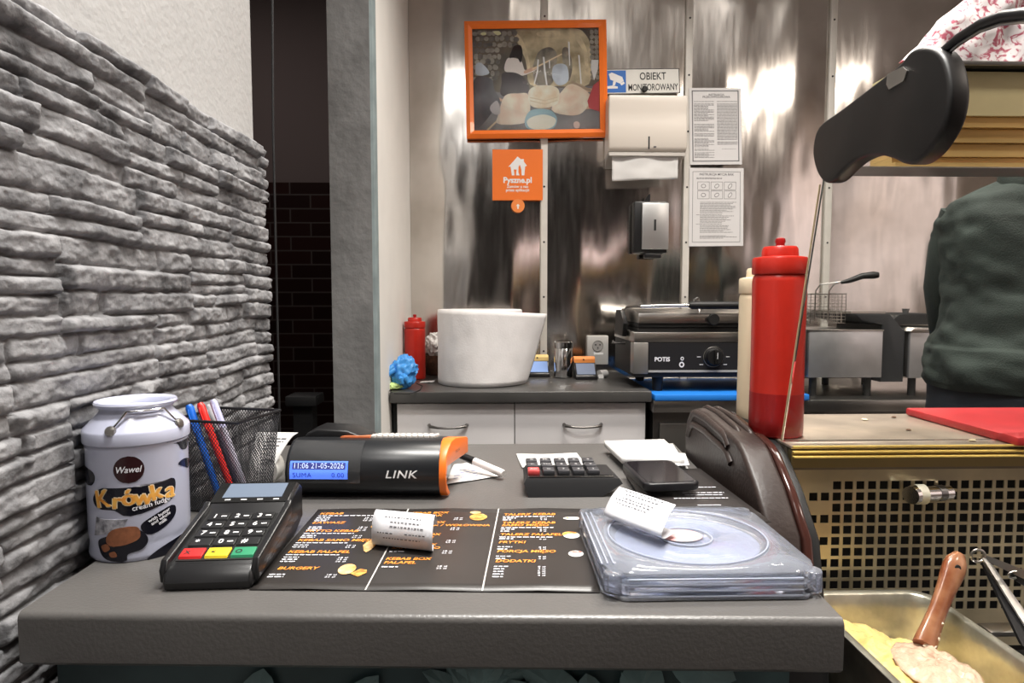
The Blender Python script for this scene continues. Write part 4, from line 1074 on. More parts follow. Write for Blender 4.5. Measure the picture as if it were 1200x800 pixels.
# --- food pan with mashed yellow salad
def pan(x0, x1, y0, y1, zt, dp, label, cat='pan'):
    t = empty('food_pan', ((x0 + x1) / 2, (y0 + y1) / 2, zt - dp), label, cat)
    def rr(ins, r, n=8):
        pts = []
        r = max(r - ins * .5, .006)
        for cx, cy, a0 in ((x1 - ins - r, y1 - ins - r, 0), (x0 + ins + r, y1 - ins - r, PI / 2), (x0 + ins + r, y0 + ins + r, PI), (x1 - ins - r, y0 + ins + r, 1.5 * PI)):
            for k in range(n + 1): a = a0 + PI / 2 * k / n; pts.append((cx + r * math.cos(a), cy + r * math.sin(a)))
        return pts
    lv = [(0, .030, zt - .004), (0, .030, zt - .0005), (.001, .030, zt), (.007, .030, zt), (.009, .030, zt - .002), (.011, .030, zt - .02), (.016, .03, zt - dp + .012), (.026, .03, zt - dp)]
    g = G(); rings = [[(p[0], p[1], z) for p in rr(i, r)] for i, r, z in lv]; n = len(rings[0])
    for i in range(len(rings)): g.v += rings[i]
    for i in range(len(rings) - 1):
        for k in range(n): g.f.append((i * n + k, i * n + (k + 1) % n, (i + 1) * n + (k + 1) % n, (i + 1) * n + k)); g.mi.append(0)
    g.f.append(tuple((len(rings) - 1) * n + k for k in range(n))); g.mi.append(0)
    mk('pan_body', g, mat('greasy_steel', (.62, .60, .50), .34, .8, noise_amt=.35, noise_scale=25, bump=.1, bump_scale=50), t, smooth=50, solid=.0012)
    return t, rr
ZP = .825
p_ = at(985, 692, z=ZP); q_ = at(1095, 711, z=ZP)
PX0, PX1, PY1 = .379, .541, at(1040, 691, z=ZP).y
PT, RR = pan(PX0, PX1, PY1 - .262, PY1, ZP, .115, 'steel food pan full of yellow mash, right of the counter')
def mash():
    x0, x1, y0, y1 = PX0 + .0145, PX1 - .0145, PY1 - .245, PY1 - .020
    def f(u, v):
        x = x0 + (x1 - x0) * u; y = y0 + (y1 - y0) * v
        e = min(u, 1 - u, v, 1 - v); e = min(1, e * 9)
        h = .779 + .034 * math.exp(-((u - .12) ** 2 / .16)) * (1 - .25 * max(0, (v - .62) / .38)) + .010 * nz(x * 26, y * 26) + .006 * nz(x * 60, y * 60, 2) + .002 * nz(x * 190, y * 190, 4) - .02 * max(0, u - .62)
        return (x, y, h - .010 * (1 - e) ** 2)
    g = G().grid(f, 60, 80); n1 = len(g.v)
    o = mk('potato_mash', g, mat('yellow_mash', (.80, .60, .24), .38, color2=(.72, .50, .17), noise_scale=30, bump=.25, bump_scale=120), smooth=80)
    tag(o, 'yellow creamy potato mash filling the steel pan', 'food', kind='stuff')
mash()
# spatula-ladle with brown handle
def ladle():
    top = at(1124, 650, y=.700); bot = at(1083, 757, y=.655)
    t = empty('serving_spoon', bot, 'serving spoon with brown handle stuck in the yellow mash', 'spoon')
    d = bot - top
    pts = [top + d * k / 12 for k in range(13)]; rad = [1.15 * q for q in [.0065, .0115, .0125, .0118, .0108, .0100, .0096, .0094, .0094, .0098, .0105, .0115, .0120]]
    g = G().tube(pts, rad, 16)
    # flatten the handle towards the viewer
    nrm = Vector((0, 1, 0))
    def fl_(x, y, z):
        s = (Vector((x, y, z)) - top).dot(d) / d.dot(d); c = top + d * s; return (x, c.y + (y - c.y) * .55, z)
    g.fn(fl_)
    h = mk('handle', g, mat('brown_spoon_handle', (.42, .20, .10), .28, color2=(.22, .065, .025), noise_scale=34, coat=.4), t, smooth=70)
    c = top + d * .12; c.x -= .004; mk('hang_hole', G().prism(ell(c.x, c.z, .0038, .0044), c.y - .0098, c.y - .0070, 'y'), mat('hole_dark', (.03, .03, .03), .7), h)
    rnd = random.Random(4); lm = G()
    for k in range(26):
        s = .72 + .28 * rnd.random(); c = top + d * s; r = rnd.uniform(.0012, .0028); a = rnd.uniform(-1.2, 1.2)
        b = G().lathe([(r * .3, -r * .8), (r, 0), (r * .3, r * .8)], (c.x + .0105 * math.sin(a), c.y - .0062 * math.cos(a), c.z), 7); lm.join(b)
    mk('food_smears', lm, mat('mash_smear', (.80, .70, .55), .35), h)
    # scoop blade lying in the mash, coated with sauce
    def f(u, v):
        a = 2 * PI * u; r = v; X = .036 * r * math.cos(a); Y = .050 * r * math.sin(a)
        zz = .010 * (1 - r * r) + .0050 * nz(X * 110, Y * 110, 3) + .0022 * nz(X * 380, Y * 420, 3)
        return (bot.x - .012 + X, bot.y - .036 + Y, .816 + zz - .004)
    mk('scoop', G().grid(f, 60, 14), mat('pinkish_sauce_coat', (.70, .52, .38), .22, color2=(.60, .40, .28), noise_scale=60, bump=.3, bump_scale=160), t, smooth=80, solid=.002)
ladle()
def tongs():
    y = .742; ring = at(1146, 651, y=y); e1 = at(1262, 700, y=.66); e2 = at(1225, 760, y=.66)
    t = empty('kitchen_tongs', (ring.x, ring.y, ring.z), 'steel kitchen tongs with black arms and end ring behind the spoon', 'tongs')
    n = 24; mk('ring', G().tube([(ring.x + .0085 * math.cos(2 * PI * k / n), ring.y, ring.z + .0075 * math.sin(2 * PI * k / n)) for k in range(n + 1)], .0017, 8), M_steel, t)
    def arm(a, b, w0, w1, th_, m, nm, yo=0):
        a = Vector(a); b = Vector(b); d = (b - a).normalized(); s = d.cross(Vector((0, 1, 0))).normalized()
        v = [a + s * w0, a - s * w0, b - s * w1, b + s * w1]; g = G()
        g.add([p + Vector((0, yo, 0)) for p in v] + [p + Vector((0, yo + th_, 0)) for p in v], [(0, 1, 2, 3), (7, 6, 5, 4), (0, 4, 5, 1), (1, 5, 6, 2), (2, 6, 7, 3), (3, 7, 4, 0)])
        return mk(nm, g, m, t, smooth=0)
    st = Vector((ring.x + .008, ring.y, ring.z - .002))
    arm(st, e1, .003, .007, .004, M_steel, 'arm', 0); arm(st, e2, .003, .006, .004, M_steel, 'arm', -.001)
    arm(st + Vector((.004, .006, -.006)), Vector(e2) + Vector((-.012, .004, 0)), .003, .010, .005, M_black, 'grip', 0); arm(st.lerp(e1, .35) + Vector((0, .006, -.006)), Vector(e1) + Vector((0, .004, -.012)), .004, .009, .005, M_black, 'grip', 0)
    p = st.lerp(e1, .32) + Vector((0, -.004, -.006)); mk('spring', G().tube([p + Vector((.010 * math.cos(a) * (1 - a / 9), 0, .006 * math.sin(a) * (1 - a / 9))) for a in [k * .35 for k in range(16)]], .0014, 8), M_steel, t)
tongs()

# ------------------------------------------------------------------ back counter
XL, XR = -.331, at(764, 460, y=2.0).x
YB0 = 2.0; YBW = YW - .024
bc = empty('drawer_cabinet', ((XL + XR) / 2, 2.3, 0), 'white two-drawer cabinet with curved grey handles under the dark worktop', 'cabinet')
xd = at(603.5, 490, y=YB0).x
Mwd = mat('white_drawer', (.90, .88, .89), .5, noise_amt=.04, noise_scale=5)
mk('carcass', G().box(XL + .002, XR - .004, YB0 + .055, YBW, .10, ZB - .036), M_blackm, bc)
mk('plinth', G().box(XL + .01, XR - .01, YB0 + .07, YBW - .01, 0, .0995), M_blackm, bc)
for i, (a, b) in enumerate(((XL + .018, xd - .0015), (xd + .0015, XR - .012))):
    for j, (z0, z1) in enumerate(((ZB - .043 - .175, ZB - .043), (ZB - .043 - .44, ZB - .043 - .179), (.11, ZB - .043 - .444))):
        dr = mk('drawer', G().box(a, b, YB0 + .035, YB0 + .0545, z0, z1, bev=.001), Mwd, bc)
        xc = at((525, 683)[i], 500, y=YB0 + .03).x; zc_ = at(525, 499.5, y=YB0 + .03).z if j == 0 else (z0 + z1) / 2
        pts = [(xc - .060, YB0 + .036, zc_ + .003), (xc - .056, YB0 + .018, zc_ + .002), (xc - .03, YB0 + .010, zc_ - .001), (xc, YB0 + .008, zc_ - .002), (xc + .03, YB0 + .010, zc_ - .001), (xc + .056, YB0 + .018, zc_ + .002), (xc + .060, YB0 + .036, zc_ + .003)]
        mk('handle', G().tube(pts, [.006, .0055, .004, .0035, .004, .0055, .006], 10), mat('pewter', (.20, .19, .18), .3, .9), dr)
wt_ = mk('back_worktop', G().box(XL, XR, YB0, YBW, ZB - .035, ZB, bev=.003, seg=3), M_backtop); tag(wt_, 'charcoal laminate worktop on the white drawer cabinet at the back wall', 'worktop')

# steel table to the right
X2 = 3.15; ZT = ZB - .030
st = empty('steel_table', (1.2, 2.3, 0), 'stainless steel work table carrying grill and fryers along the back wall', 'table')
mk('table_top', G().box(XR + .004, X2, YB0 - .005, YBW, ZT - .038, ZT, bev=.003), M_steel, st)
mk('cabinet_body', G().box(XR + .012, X2, YB0 + .03, YBW, .12, ZT - .0385), mat('dull_table_steel', (.20, .19, .18), .35, .9), st)
for i in range(4):
    a = XR + .03 + i * .60; mk('door', G().box(a, a + .57, YB0 + .012, YB0 + .0295, .16, ZT - .075, bev=.004), mat('door_steel', (.24, .23, .215), .3, .9), st)
for x in (XR + .06, 1.5, X2 - .06):
    for y in (YB0 + .08, YBW - .06): mk('leg', G().cyl((x, y, 0), (x, y, .12), .02), M_steel, st)
xb0 = at(757, 460, y=1.99).x + .012
bb = mk('cutting_board', G().box(XR + .006, XR + .50, YB0 - .012, YB0 + .40, ZT + .0004, ZT + .020, bev=.003), mat('blue_board', (.02, .20, .68), .4)); tag(bb, 'blue plastic cutting board under the contact grill', 'cutting board')

# --- contact grill
def grill():
    z0 = ZT + .0205; yf = 2.05; XX = lambda px: at(px, 410, y=yf).x; ZZ = lambda py: at(800, py, y=yf).z
    xa, xb = XX(744), XX(926)
    t = empty('contact_grill', ((xa + xb) / 2, 2.25, z0), 'steel contact grill with black control panel and round dial', 'grill')
    zb_, zm, ztop = ZZ(438), ZZ(401), ZZ(389)
    yb = yf + .34
    mk('body', G().box(xa, xb, yf + .004, yb, ZZ(442), ZZ(400), bev=.003), M_blackm, t)
    for c0, c1 in ((xa - .004, XX(760)), (XX(910), xb + .004)): mk('front_cheek', G().box(c0, c1, yf, yf + .05, zb_, zm, bev=.003), mat('satin_grey_steel', (.42, .41, .39), .35, .8), t)
    mk('lower_housing', G().box(xa - .003, xb + .003, yf + .001, yb + .003, zm, ztop, bev=.003), M_steel, t)
    pn = mk('control_panel', G().box(XX(760.5), XX(909.5), yf - .001, yf + .0035, ZZ(433), ZZ(402)), mat('panel_black', (.02, .02, .022), .3), t)
    mk('panel_edge', G().box(XX(760), xb, yf - .003, yf + .0005, ZZ(436), ZZ(433.5)), mat('bright_steel', (.8, .8, .78), .3, .6), pn)
    Mwp = mat('white_print', (.8, .8, .85), .4)
    def tx(s, px, py, size, bold=.02, xs_=1): v, f = text2d(s, size, bold, xs=xs_); return G().add([(XX(px) + p[0], yf - .0016, ZZ(py) + p[1]) for p in v], f)
    g = tx('POTIS', 776, 423, .019, .035, 1.0)
    g.add([(XX(780.3) + a, yf - .0016, ZZ(416) + b) for a, b in ((0, 0), (.004, 0), (.005, .005), (-.001, .005))], [(0, 1, 2, 3)]) if False else None
    mk('maker_name', g, Mwp, pn)
    ic = G()
    for (cx, cz, r, r2) in ((799, 427, .0085, .0045), (799.5, 420, .0055, .003)):
        n = 20; c = (XX(cx), ZZ(cz)); vs = [(c[0] + r * math.cos(2 * PI * k / n), yf - .0016, c[1] + r * math.sin(2 * PI * k / n) * 1.1) for k in range(n)] + [(c[0] + r2 * math.cos(2 * PI * k / n), yf - .0016, c[1] + r2 * 1.1 * math.sin(2 * PI * k / n)) for k in range(n)]
        ic.add(vs, [(k, (k + 1) % n, n + (k + 1) % n, n + k) for k in range(n)])
    mk('panel_icon', ic, Mwp, pn)
    dc = Vector((XX(836), yf, ZZ(418)))
    ds = G()
    for px, py in ((819, 418), (822, 427), (853, 418), (850, 427)): ds.box(XX(px) - .006, XX(px) + .006, yf - .0018, yf - .0012, ZZ(py) - .001, ZZ(py) + .001)
    mk('dial_marks', ds, Mwp, pn)
    dl = mk('dial', G().tube([dc + Vector((0, -.001, 0)), dc + Vector((0, -.005, 0)), dc + Vector((0, -.007, 0)), dc + Vector((0, -.022, 0))], [.032, .031, .026, .024], 40), M_black, t)
    mk('dial_grip', G().box(dc.x - .005, dc.x + .005, yf - .030, yf - .0215, dc.z - .022, dc.z + .022, bev=.002), mat('gloss_black', (.02, .02, .02), .1), dl)
    mk('dial_pointer', G().box(dc.x + .003, dc.x + .0048, yf - .0305, yf - .0302, dc.z - .004, dc.z + .016), Mwp, dl)
    n = 40; mk('dial_ring', G().tube([(dc.x + .0325 * math.cos(2 * PI * k / n), yf - .003, dc.z + .0325 * math.sin(2 * PI * k / n)) for k in range(n + 1)], .001, 6), M_steel, dl)
    mk('indicator_lamp', G().box(XX(865), XX(870), yf - .003, yf, ZZ(426), ZZ(421), bev=.001), mat('red_lamp', (.5, .03, .02), .3), pn)
    mk('lower_plate', G().box(xa + .015, xb - .015, yf + .02, yb - .02, ztop, ZZ(384), bev=.002), mat('ribbed_iron', (.02, .02, .02), .6), t)
    ul = mk('upper_plate', G().box(xa + .012, xb - .012, yf + .012, yb - .02, ZZ(383.5), ZZ(378), bev=.003), mat('ribbed_iron', (.02, .02, .02), .6), t)
    up_ = G().prism([(yf + .004, ZZ(378.5)), (yf + .001, ZZ(372)), (yf + .006, ZZ(367)), (yf + .05, ZZ(365)), (yb - .06, ZZ(363)), (yb - .03, ZZ(370)), (yb - .03, ZZ(378.5))], XX(748), xb - .01, 'x', bev=.003)
    uh = mk('upper_housing', up_, M_steel, t)
    kn = Vector((XX(834), yf, ZZ(374))); mk('lid_knob', G().tube([kn + Vector((0, .004, 0)), kn + Vector((0, -.012, 0)), kn + Vector((0, -.020, 0))], [.012, .0195, .017], 22), M_rubber, uh)
    # arms and bar handle
    for x in (XX(750), xb - .02): mk('lid_arm', G().tube([(x, yb - .02, ZZ(395)), (x - .002, yb - .03, ZZ(372)), (x, yf + .20, ZZ(361)), (x, yf + .06, ZZ(358.5)), (x + .002, yf - .004, ZZ(359))], .0065, 10), M_chrome, uh)
    mk('handle_rod', G().tube([(XX(750), yf - .002, ZZ(359)), (XX(806), yf - .016, ZZ(357.5))], .0055, 10), M_chrome, uh)
    mk('handle', G().tube([(XX(804), yf - .018, ZZ(357.5)), (XX(808), yf - .018, ZZ(357.5)), (XX(902), yf - .018, ZZ(357.5)), (XX(906), yf - .018, ZZ(357.5))], [.007, .0125, .0125, .007], 16), M_rubber, uh)
    lk = G(); 
    lk.tube([(XX(812), yf - .008, ZZ(352)), (XX(816), yf, ZZ(350)), (XX(820), yf + .02, ZZ(354)), (XX(823), yf + .04, ZZ(364))], .006, 10); mk('handle_bracket', lk, M_chrome, uh)
    hg = G().prism([(yf + .10, ZZ(396)), (yf + .08, ZZ(380)), (yf + .14, ZZ(364)), (yf + .22, ZZ(364)), (yf + .24, ZZ(396))], xa - .022, xa - .006, 'x', bev=.003); mk('hinge_bracket', hg, M_black, t)
    hb_ = Vector((xa - .008, yf + .12, ZZ(405))); mk('hinge_lever', G().tube([hb_, hb_ + Vector((-.03, -.01, .002)), hb_ + Vector((-.045, -.01, .006))], [.005, .004, .006], 10), M_chrome, t)
    for x in (xa + .085, xb - .04):
        for y in (yf + .04, yb - .04): mk('foot', G().cyl((x, y, z0), (x, y, zb_ + .001), .016, .02, 16), M_rubber, t)
grill()

# --- fryers
def fryer(pxa, pxb, pyt, pyb, label, cap=True, yf=2.06, depth=.33):
    XX = lambda px: at(px, 410, y=yf).x; ZZ = lambda py: at(1000, py, y=yf).z
    xa, xb = XX(pxa), XX(pxb); z0 = ZT + .0003
    t = empty('deep_fryer', ((xa + xb) / 2, yf + depth / 2, z0), label, 'fryer')
    zb_ = ZZ(pyb); zt = ZZ(pyt)
    mk('front_plate', G().box(xa, xb, yf, yf + .012, zb_, zt, bev=.002), mat('fryer_steel', (.62, .62, .64), .33, .8, noise_amt=.2, noise_scale=12), t)
    mk('tank', G().box(xa + .004, xb - .004, yf + .0122, yf + depth, zb_, zt - .004, bev=.003), mat('tank_steel', (.35, .34, .33), .3, .9), t)
    mk('rim', G().box(xa - .002, xb + .002, yf - .002, yf + .02, zt - .005, zt, bev=.001), M_steel, t)
    for x in (xa + .03, xb - .03):
        for y in (yf + .03, yf + depth - .03): mk('foot', G().cyl((x, y, z0), (x, y, zb_ + .001), .012, n=14), M_rubber, t)
    return t, xa, xb, zt, XX, ZZ, yf
fr_, xa, xb, zt, XX, ZZ, yf = fryer(948, 1034, 386, 442, 'stainless deep fryer with wire basket behind the red bottle')
# head block between the fryers
hbk = empty('fryer_control_head', (XX(1047), 2.3, ZT), 'dark angled fryer control head between the two steel fryers', 'control head')
mk('housing', G().prism([(XX(1004), ZZ(368)), (XX(1044), ZZ(368)), (XX(1063), ZZ(388)), (XX(1063), ZZ(448)), (XX(1036), ZZ(448)), (XX(1036), ZZ(381)), (XX(1012), ZZ(376))], 2.075, 2.36, 'y', bev=.003), mat('fryer_head_black', (.03, .032, .035), .4), hbk)
mk('steel_top', G().prism([(XX(1003), ZZ(367.4)), (XX(1044), ZZ(367.4)), (XX(1046), ZZ(365)), (XX(1003), ZZ(365))], 2.10, 2.36, 'y'), M_steel, hbk)
fr2, xa2, xb2, zt2, *_r = fryer(1066, 1150, 388, 443, 'second stainless deep fryer, partly hidden behind the cook')
mk('lid', G().prism([(xa2 - .004, zt2 + .001), (xb2, zt2 + .001), (xb2 - .01, zt2 + .012), (xa2 + .005, zt2 + .012)], 2.05, 2.38, 'y', bev=.002), M_steel, fr2)
dm = mk('domed_cover', G().prism([(XX(1057), ZZ(376)), (XX(1066), ZZ(368)), (XX(1120), ZZ(368)), (XX(1130), ZZ(381)), (XX(1058), ZZ(381))], 2.12, 2.35, 'y', bev=.003), M_blackm, fr2)
mk('knob', G().cyl((XX(1082), 2.16, ZZ(368) - .001), (XX(1082), 2.16, ZZ(362)), .008, .012), M_chrome, dm)
bs = empty('fryer_basket', (XX(975), 2.2, zt), 'wire fryer basket with black handle standing in the left fryer', 'basket')
g = G(); x0, x1 = XX(957), XX(999); zb0, zb1 = ZZ(379), ZZ(344); ya, yb = 2.11, 2.32
for z in [zb0 + (zb1 - zb0) * k / 9 for k in range(10)]: g.tube([(x0, ya, z), (x1, ya, z), (x1, yb, z), (x0, yb, z), (x0, ya, z)], .0009, 4)
for k in range(9):
    x = x0 + (x1 - x0) * k / 8
    for y in (ya, yb): g.tube([(x, y, zb0), (x, y, zb1)], .0009, 4)
for k in range(10):
    y = ya + (yb - ya) * k / 9
    for x in (x0, x1): g.tube([(x, y, zb0), (x, y, zb1)], .0009, 4)
mk('wire_cage', g, mat('bright_wire', (.55, .52, .48), .3, .9), bs, smooth=60)
mk('top_wire', G().tube([(x0, ya, zb1), (x1, ya, zb1), (x1, yb, zb1), (x0, yb, zb1), (x0, ya, zb1)], .0022, 8), M_steel, bs)
for px in (962, 978): mk('handle_wire', G().tube([(XX(px), ya - .002, ZZ(376)), (XX(px), ya - .003, ZZ(340)), (XX(px + 2), ya - .02, ZZ(333)), (XX(982), ya - .05, ZZ(330)), (XX(988), ya - .06, ZZ(329))], .0022, 8), M_steel, bs)
mk('handle', G().tube([(XX(982), ya - .052, ZZ(331)), (XX(990), ya - .06, ZZ(329)), (XX(1003), ya - .07, ZZ(323.5)), (XX(1015), ya - .075, ZZ(322.5)), (XX(1020), ya - .078, ZZ(322.5))], [.005, .008, .010, .012, .009], 12), M_rubber, bs)

# ------------------------------------------------------------------ things on the back worktop
def roll():
    cx, cy = at(563, 440, y=2.23).x, 2.23; R = .146; H = at(560, 363, y=2.09).z - ZB
    t = empty('paper_roll', (cx, cy, ZB), 'huge white industrial paper towel roll standing on the back worktop', 'paper roll')
    Mp = mat('tissue_paper', (.84, .82, .82), .9, noise_amt=.03, noise_scale=40, bump=.08, bump_scale=160)
    mk('roll_body', G().lathe([(R * .30, .001), (R - .003, .001), (R, .004), (R, H - .004), (R - .004, H), (R * .30, H), (R * .30, H - .05)], (cx, cy, ZB), 96, cap=False), Mp, t)
    mk('core', G().lathe([(R * .295, .003), (R * .295, H - .001), (R * .27, H - .001), (R * .27, .003)], (cx, cy, ZB), 40, cap=False), mat('cardboard', (.35, .24, .14), .9), t)
    # loose outer wrap that flares out at the right
    def f(u, v):
        a = math.radians(-200 + 190 * u)   # from the back left round the front to the right
        k = max(0, (u - .62) / .38); r = R + .0012 + .004 * k + (.070 * v ** .9 + .012) * k ** 1.6
        rr = r + .002 * nz(u * 14, v * 4, 5)
        return (cx + rr * math.cos(a), cy + rr * math.sin(a), ZB + .003 + (H - .004) * v - .014 * k * v)
    mk('loose_sheet', G().grid(f, 70, 16), Mp, t, smooth=80, solid=.0006)
roll()
kb = at(474, 428, y=2.34)
bottle(-.292, 2.34, ZB + .0002, .038, .225, M_red, 'red squeeze bottle on the back worktop beside the white wall')
# glove
def lumpy(name, c, r, m, label, cat, seed=1, amp=.5, sc=30, flatb=True, res=5):
    bm = bmesh.new(); bmesh.ops.create_icosphere(bm, subdivisions=res, radius=1)
    for v in bm.verts:
        d = v.co.copy(); n = noise.fractal(d * 1.6 + Vector((seed, seed, seed)), .8, 2.2, 4) * amp * .45 - abs(nz(d.x * 2.3, d.y * 2.3, d.z * 2.3 + seed)) * amp * 1.1
        k = 1 + n; v.co = Vector((c[0] + d.x * r[0] * k, c[1] + d.y * r[1] * k, c[2] + max(d.z * r[2] * k, -r[2] * .92)))
    return mk(name, G().bm(bm), m, smooth=50)
gp = at(470, 443, y=2.08)
def glove():
    c = Vector((gp.x + .004, 2.075, ZB + .052)); g = G()
    def f(u, v):
        a = 2 * PI * u; p = PI * (.02 + .96 * v); d = Vector((math.cos(a) * math.sin(p), math.sin(a) * math.sin(p), -math.cos(p)))
        fold = abs(nz(d.x * 1.8 + 4, d.y * 1.8, d.z * 1.8)) * .55 + abs(nz(d.x * 4 + 2, d.y * 4, d.z * 3)) * .22
        k = 1.12 - fold; k *= 1 - .18 * (d.x < 0) * abs(d.x)
        return (c.x + .050 * d.x * k, c.y + .034 * d.y * k, max(c.z + .056 * d.z * k + .010 * d.x, ZB + .0005))
    return mk('nitrile_glove', g.grid(f, 70, 50), mat('blue_nitrile', (.07, .33, .78), .38, noise_amt=.15, noise_scale=40), smooth=60)
o = glove(); tag(o, 'crumpled blue disposable glove on the corner of the back worktop', 'glove')
fg = G(); 
for k, (dx, dz) in enumerate(((-.050, .050), (-.042, .036), (.03, .0), (.012, -.01))):
    fg.tube([(gp.x + dx * .4, 2.045, ZB + .045 + dz * .6), (gp.x + dx * .8, 2.030, ZB + .040 + dz * .4), (gp.x + dx * 1.0, 2.032, ZB + .026 + dz * .2)], [.010, .009, .006], 10)
md_ = mk('finger', G().join(fg), MATS['blue_nitrile'], o)
# the finger group belongs to the glove: place in world coordinates of the glove
o2 = lumpy('sponge_cloth', (gp.x - .028, 2.058, ZB + .012), (.038, .026, .013), mat('lime_cloth', (.55, .72, .28), .7), '', 'cloth', 9, .3); tag(o2, 'lime green cloth peeping out under the blue glove', 'cloth')
cbl = mk('thin_cable', G().tube([at(452, 455, z=ZB + .002), at(462, 461, z=ZB + .002), at(480, 461.5, z=ZB + .002), at(492, 457, z=ZB + .002), at(495, 452, z=ZB + .002), at(488, 449, z=ZB + .002)], .0016, 6), M_rubber)
tag(cbl, 'thin black cable looped in front of the blue glove', 'cable')
# bowl with plastic bag
bw = at(500, 435, y=2.40)
bl_ = empty('wicker_bowl', (-.222, 2.475, ZB), 'brown bowl on the back worktop between red bottle and paper roll', 'bowl')
mk('bowl_body', G().lathe([(.045, .0005), (.058, .02), (.067, .062), (.070, .078), (.067, .078), (.063, .062), (.055, .02), (.04, .008)], (-.222, 2.475, ZB), 40, cap=True), mat('brown_wicker', (.13, .065, .035), .6, noise_amt=.5, noise_scale=60, bump=.4, bump_scale=90), bl_)
o = lumpy('plastic_bag', (-.222, 2.475, ZB + .115), (.052, .045, .050), mat('thin_white_plastic', (.82, .80, .78), .25, trans=.25), '', 'bag', 14, .5); tag(o, 'crumpled white plastic bag sitting in the brown bowl', 'bag')
nap = at(497, 446, y=2.25); o = mk('paper_napkin', G().grid(lambda u, v: (-.262 + .05 * u, 2.215 + .04 * v, ZB + .0012 + .006 * (nz(u * 3, v * 3, 2) + .6) * u), 8, 8), M_paper, solid=.0006, smooth=70); tag(o, 'small white napkin lying right of the blue glove', 'napkin')
# shaker
sx = at(660, 430, y=2.36).x; sh = empty('steel_shaker', (sx, 2.36, ZB), 'cylindrical stainless steel shaker between the two small terminals', 'shaker')
Hs = at(660, 400, y=2.33).z - ZB
mk('shaker_body', G().lathe([(.030, .0003), (.0335, .003), (.0345, .01), (.0345, Hs * .80), (.0335, Hs * .81)], (sx, 2.36, ZB), 36), M_chrome, sh)
mk('shaker_lid', G().lathe([(.0335, Hs * .81), (.036, Hs * .82), (.036, Hs * .97), (.032, Hs), (.012, Hs * 1.005)], (sx, 2.36, ZB), 36), M_chrome, sh)
ta = at(632, 440, y=2.28); tb = at(688, 442, y=2.28)
def small_reader(x, y, ztop_px, label, col, lcd):
    t = empty('card_reader', (x, y, ZB + .0002), label, 'card reader'); z = ZB + .0002; w_ = .040
    pr_ = [(0, 0), (.075, 0), (.085, .006), (.085, .050), (.072, .060), (.060, .058), (.004, .016), (0, .010)]
    mk('body', G().prism([(y + a, z + b) for a, b in pr_], x - w_, x + w_, 'x', bev=.003), mat('terminal_black', (.02, .02, .021), .33), t)
    mk('screen', G().prism([(y + .006, z + .0185), (y + .052, z + .0528), (y + .052, z + .0545), (y + .006, z + .0200)], x - w_ * .84, x + w_ * .84, 'x'), lcd, t)
    mk('top_cover', G().prism([(y + .056, z + .0560), (y + .088, z + .0590), (y + .088, z + .078), (y + .064, z + .078), (y + .056, z + .070)], x - w_ * .98, x + w_ * .98, 'x', bev=.003), col, t, label='bright coloured top cover')
    mk('camera_dot', G().cyl((x - .004, y + .0575, z + .068), (x - .004, y + .0545, z + .068), .003), M_rubber, t)
small_reader(at(632, 440, y=2.37).x, 2.37, 0, 'small terminal with pale yellow top, half hidden by the paper roll', mat('yellow_cover', (.85, .62, .25), .4), mat('blue_lcd', (.20, .30, .55), .2, emit=.5))
small_reader(at(688, 442, y=2.28).x, 2.29, 0, 'small terminal with orange top beneath the wall socket', mat('orange_cover2', (.85, .30, .08), .4), mat('grey_blue_lcd', (.16, .19, .26), .15, emit=.3))
pc = at(706, 437, y=2.34); pr2 = mk('receipt_roll', G().tube([pc + Vector((-.012, 0, 0)), pc + Vector((.016, .02, 0))], .0145, 20), M_paper)
tag(pr2, 'small white receipt roll lying right of the orange-topped terminal', 'receipt roll')
pr2.location.z = ZB + .0002
tl = mk('paper_tongue', G().add([(pc.x - .016, pc.y - .022, ZB + .001), (pc.x + .002, pc.y - .016, ZB + .001), (pc.x + .002, pc.y - .012, ZB + .016), (pc.x - .018, pc.y - .010, ZB + .014)], [(0, 1, 2, 3)]), M_paper, pr2)
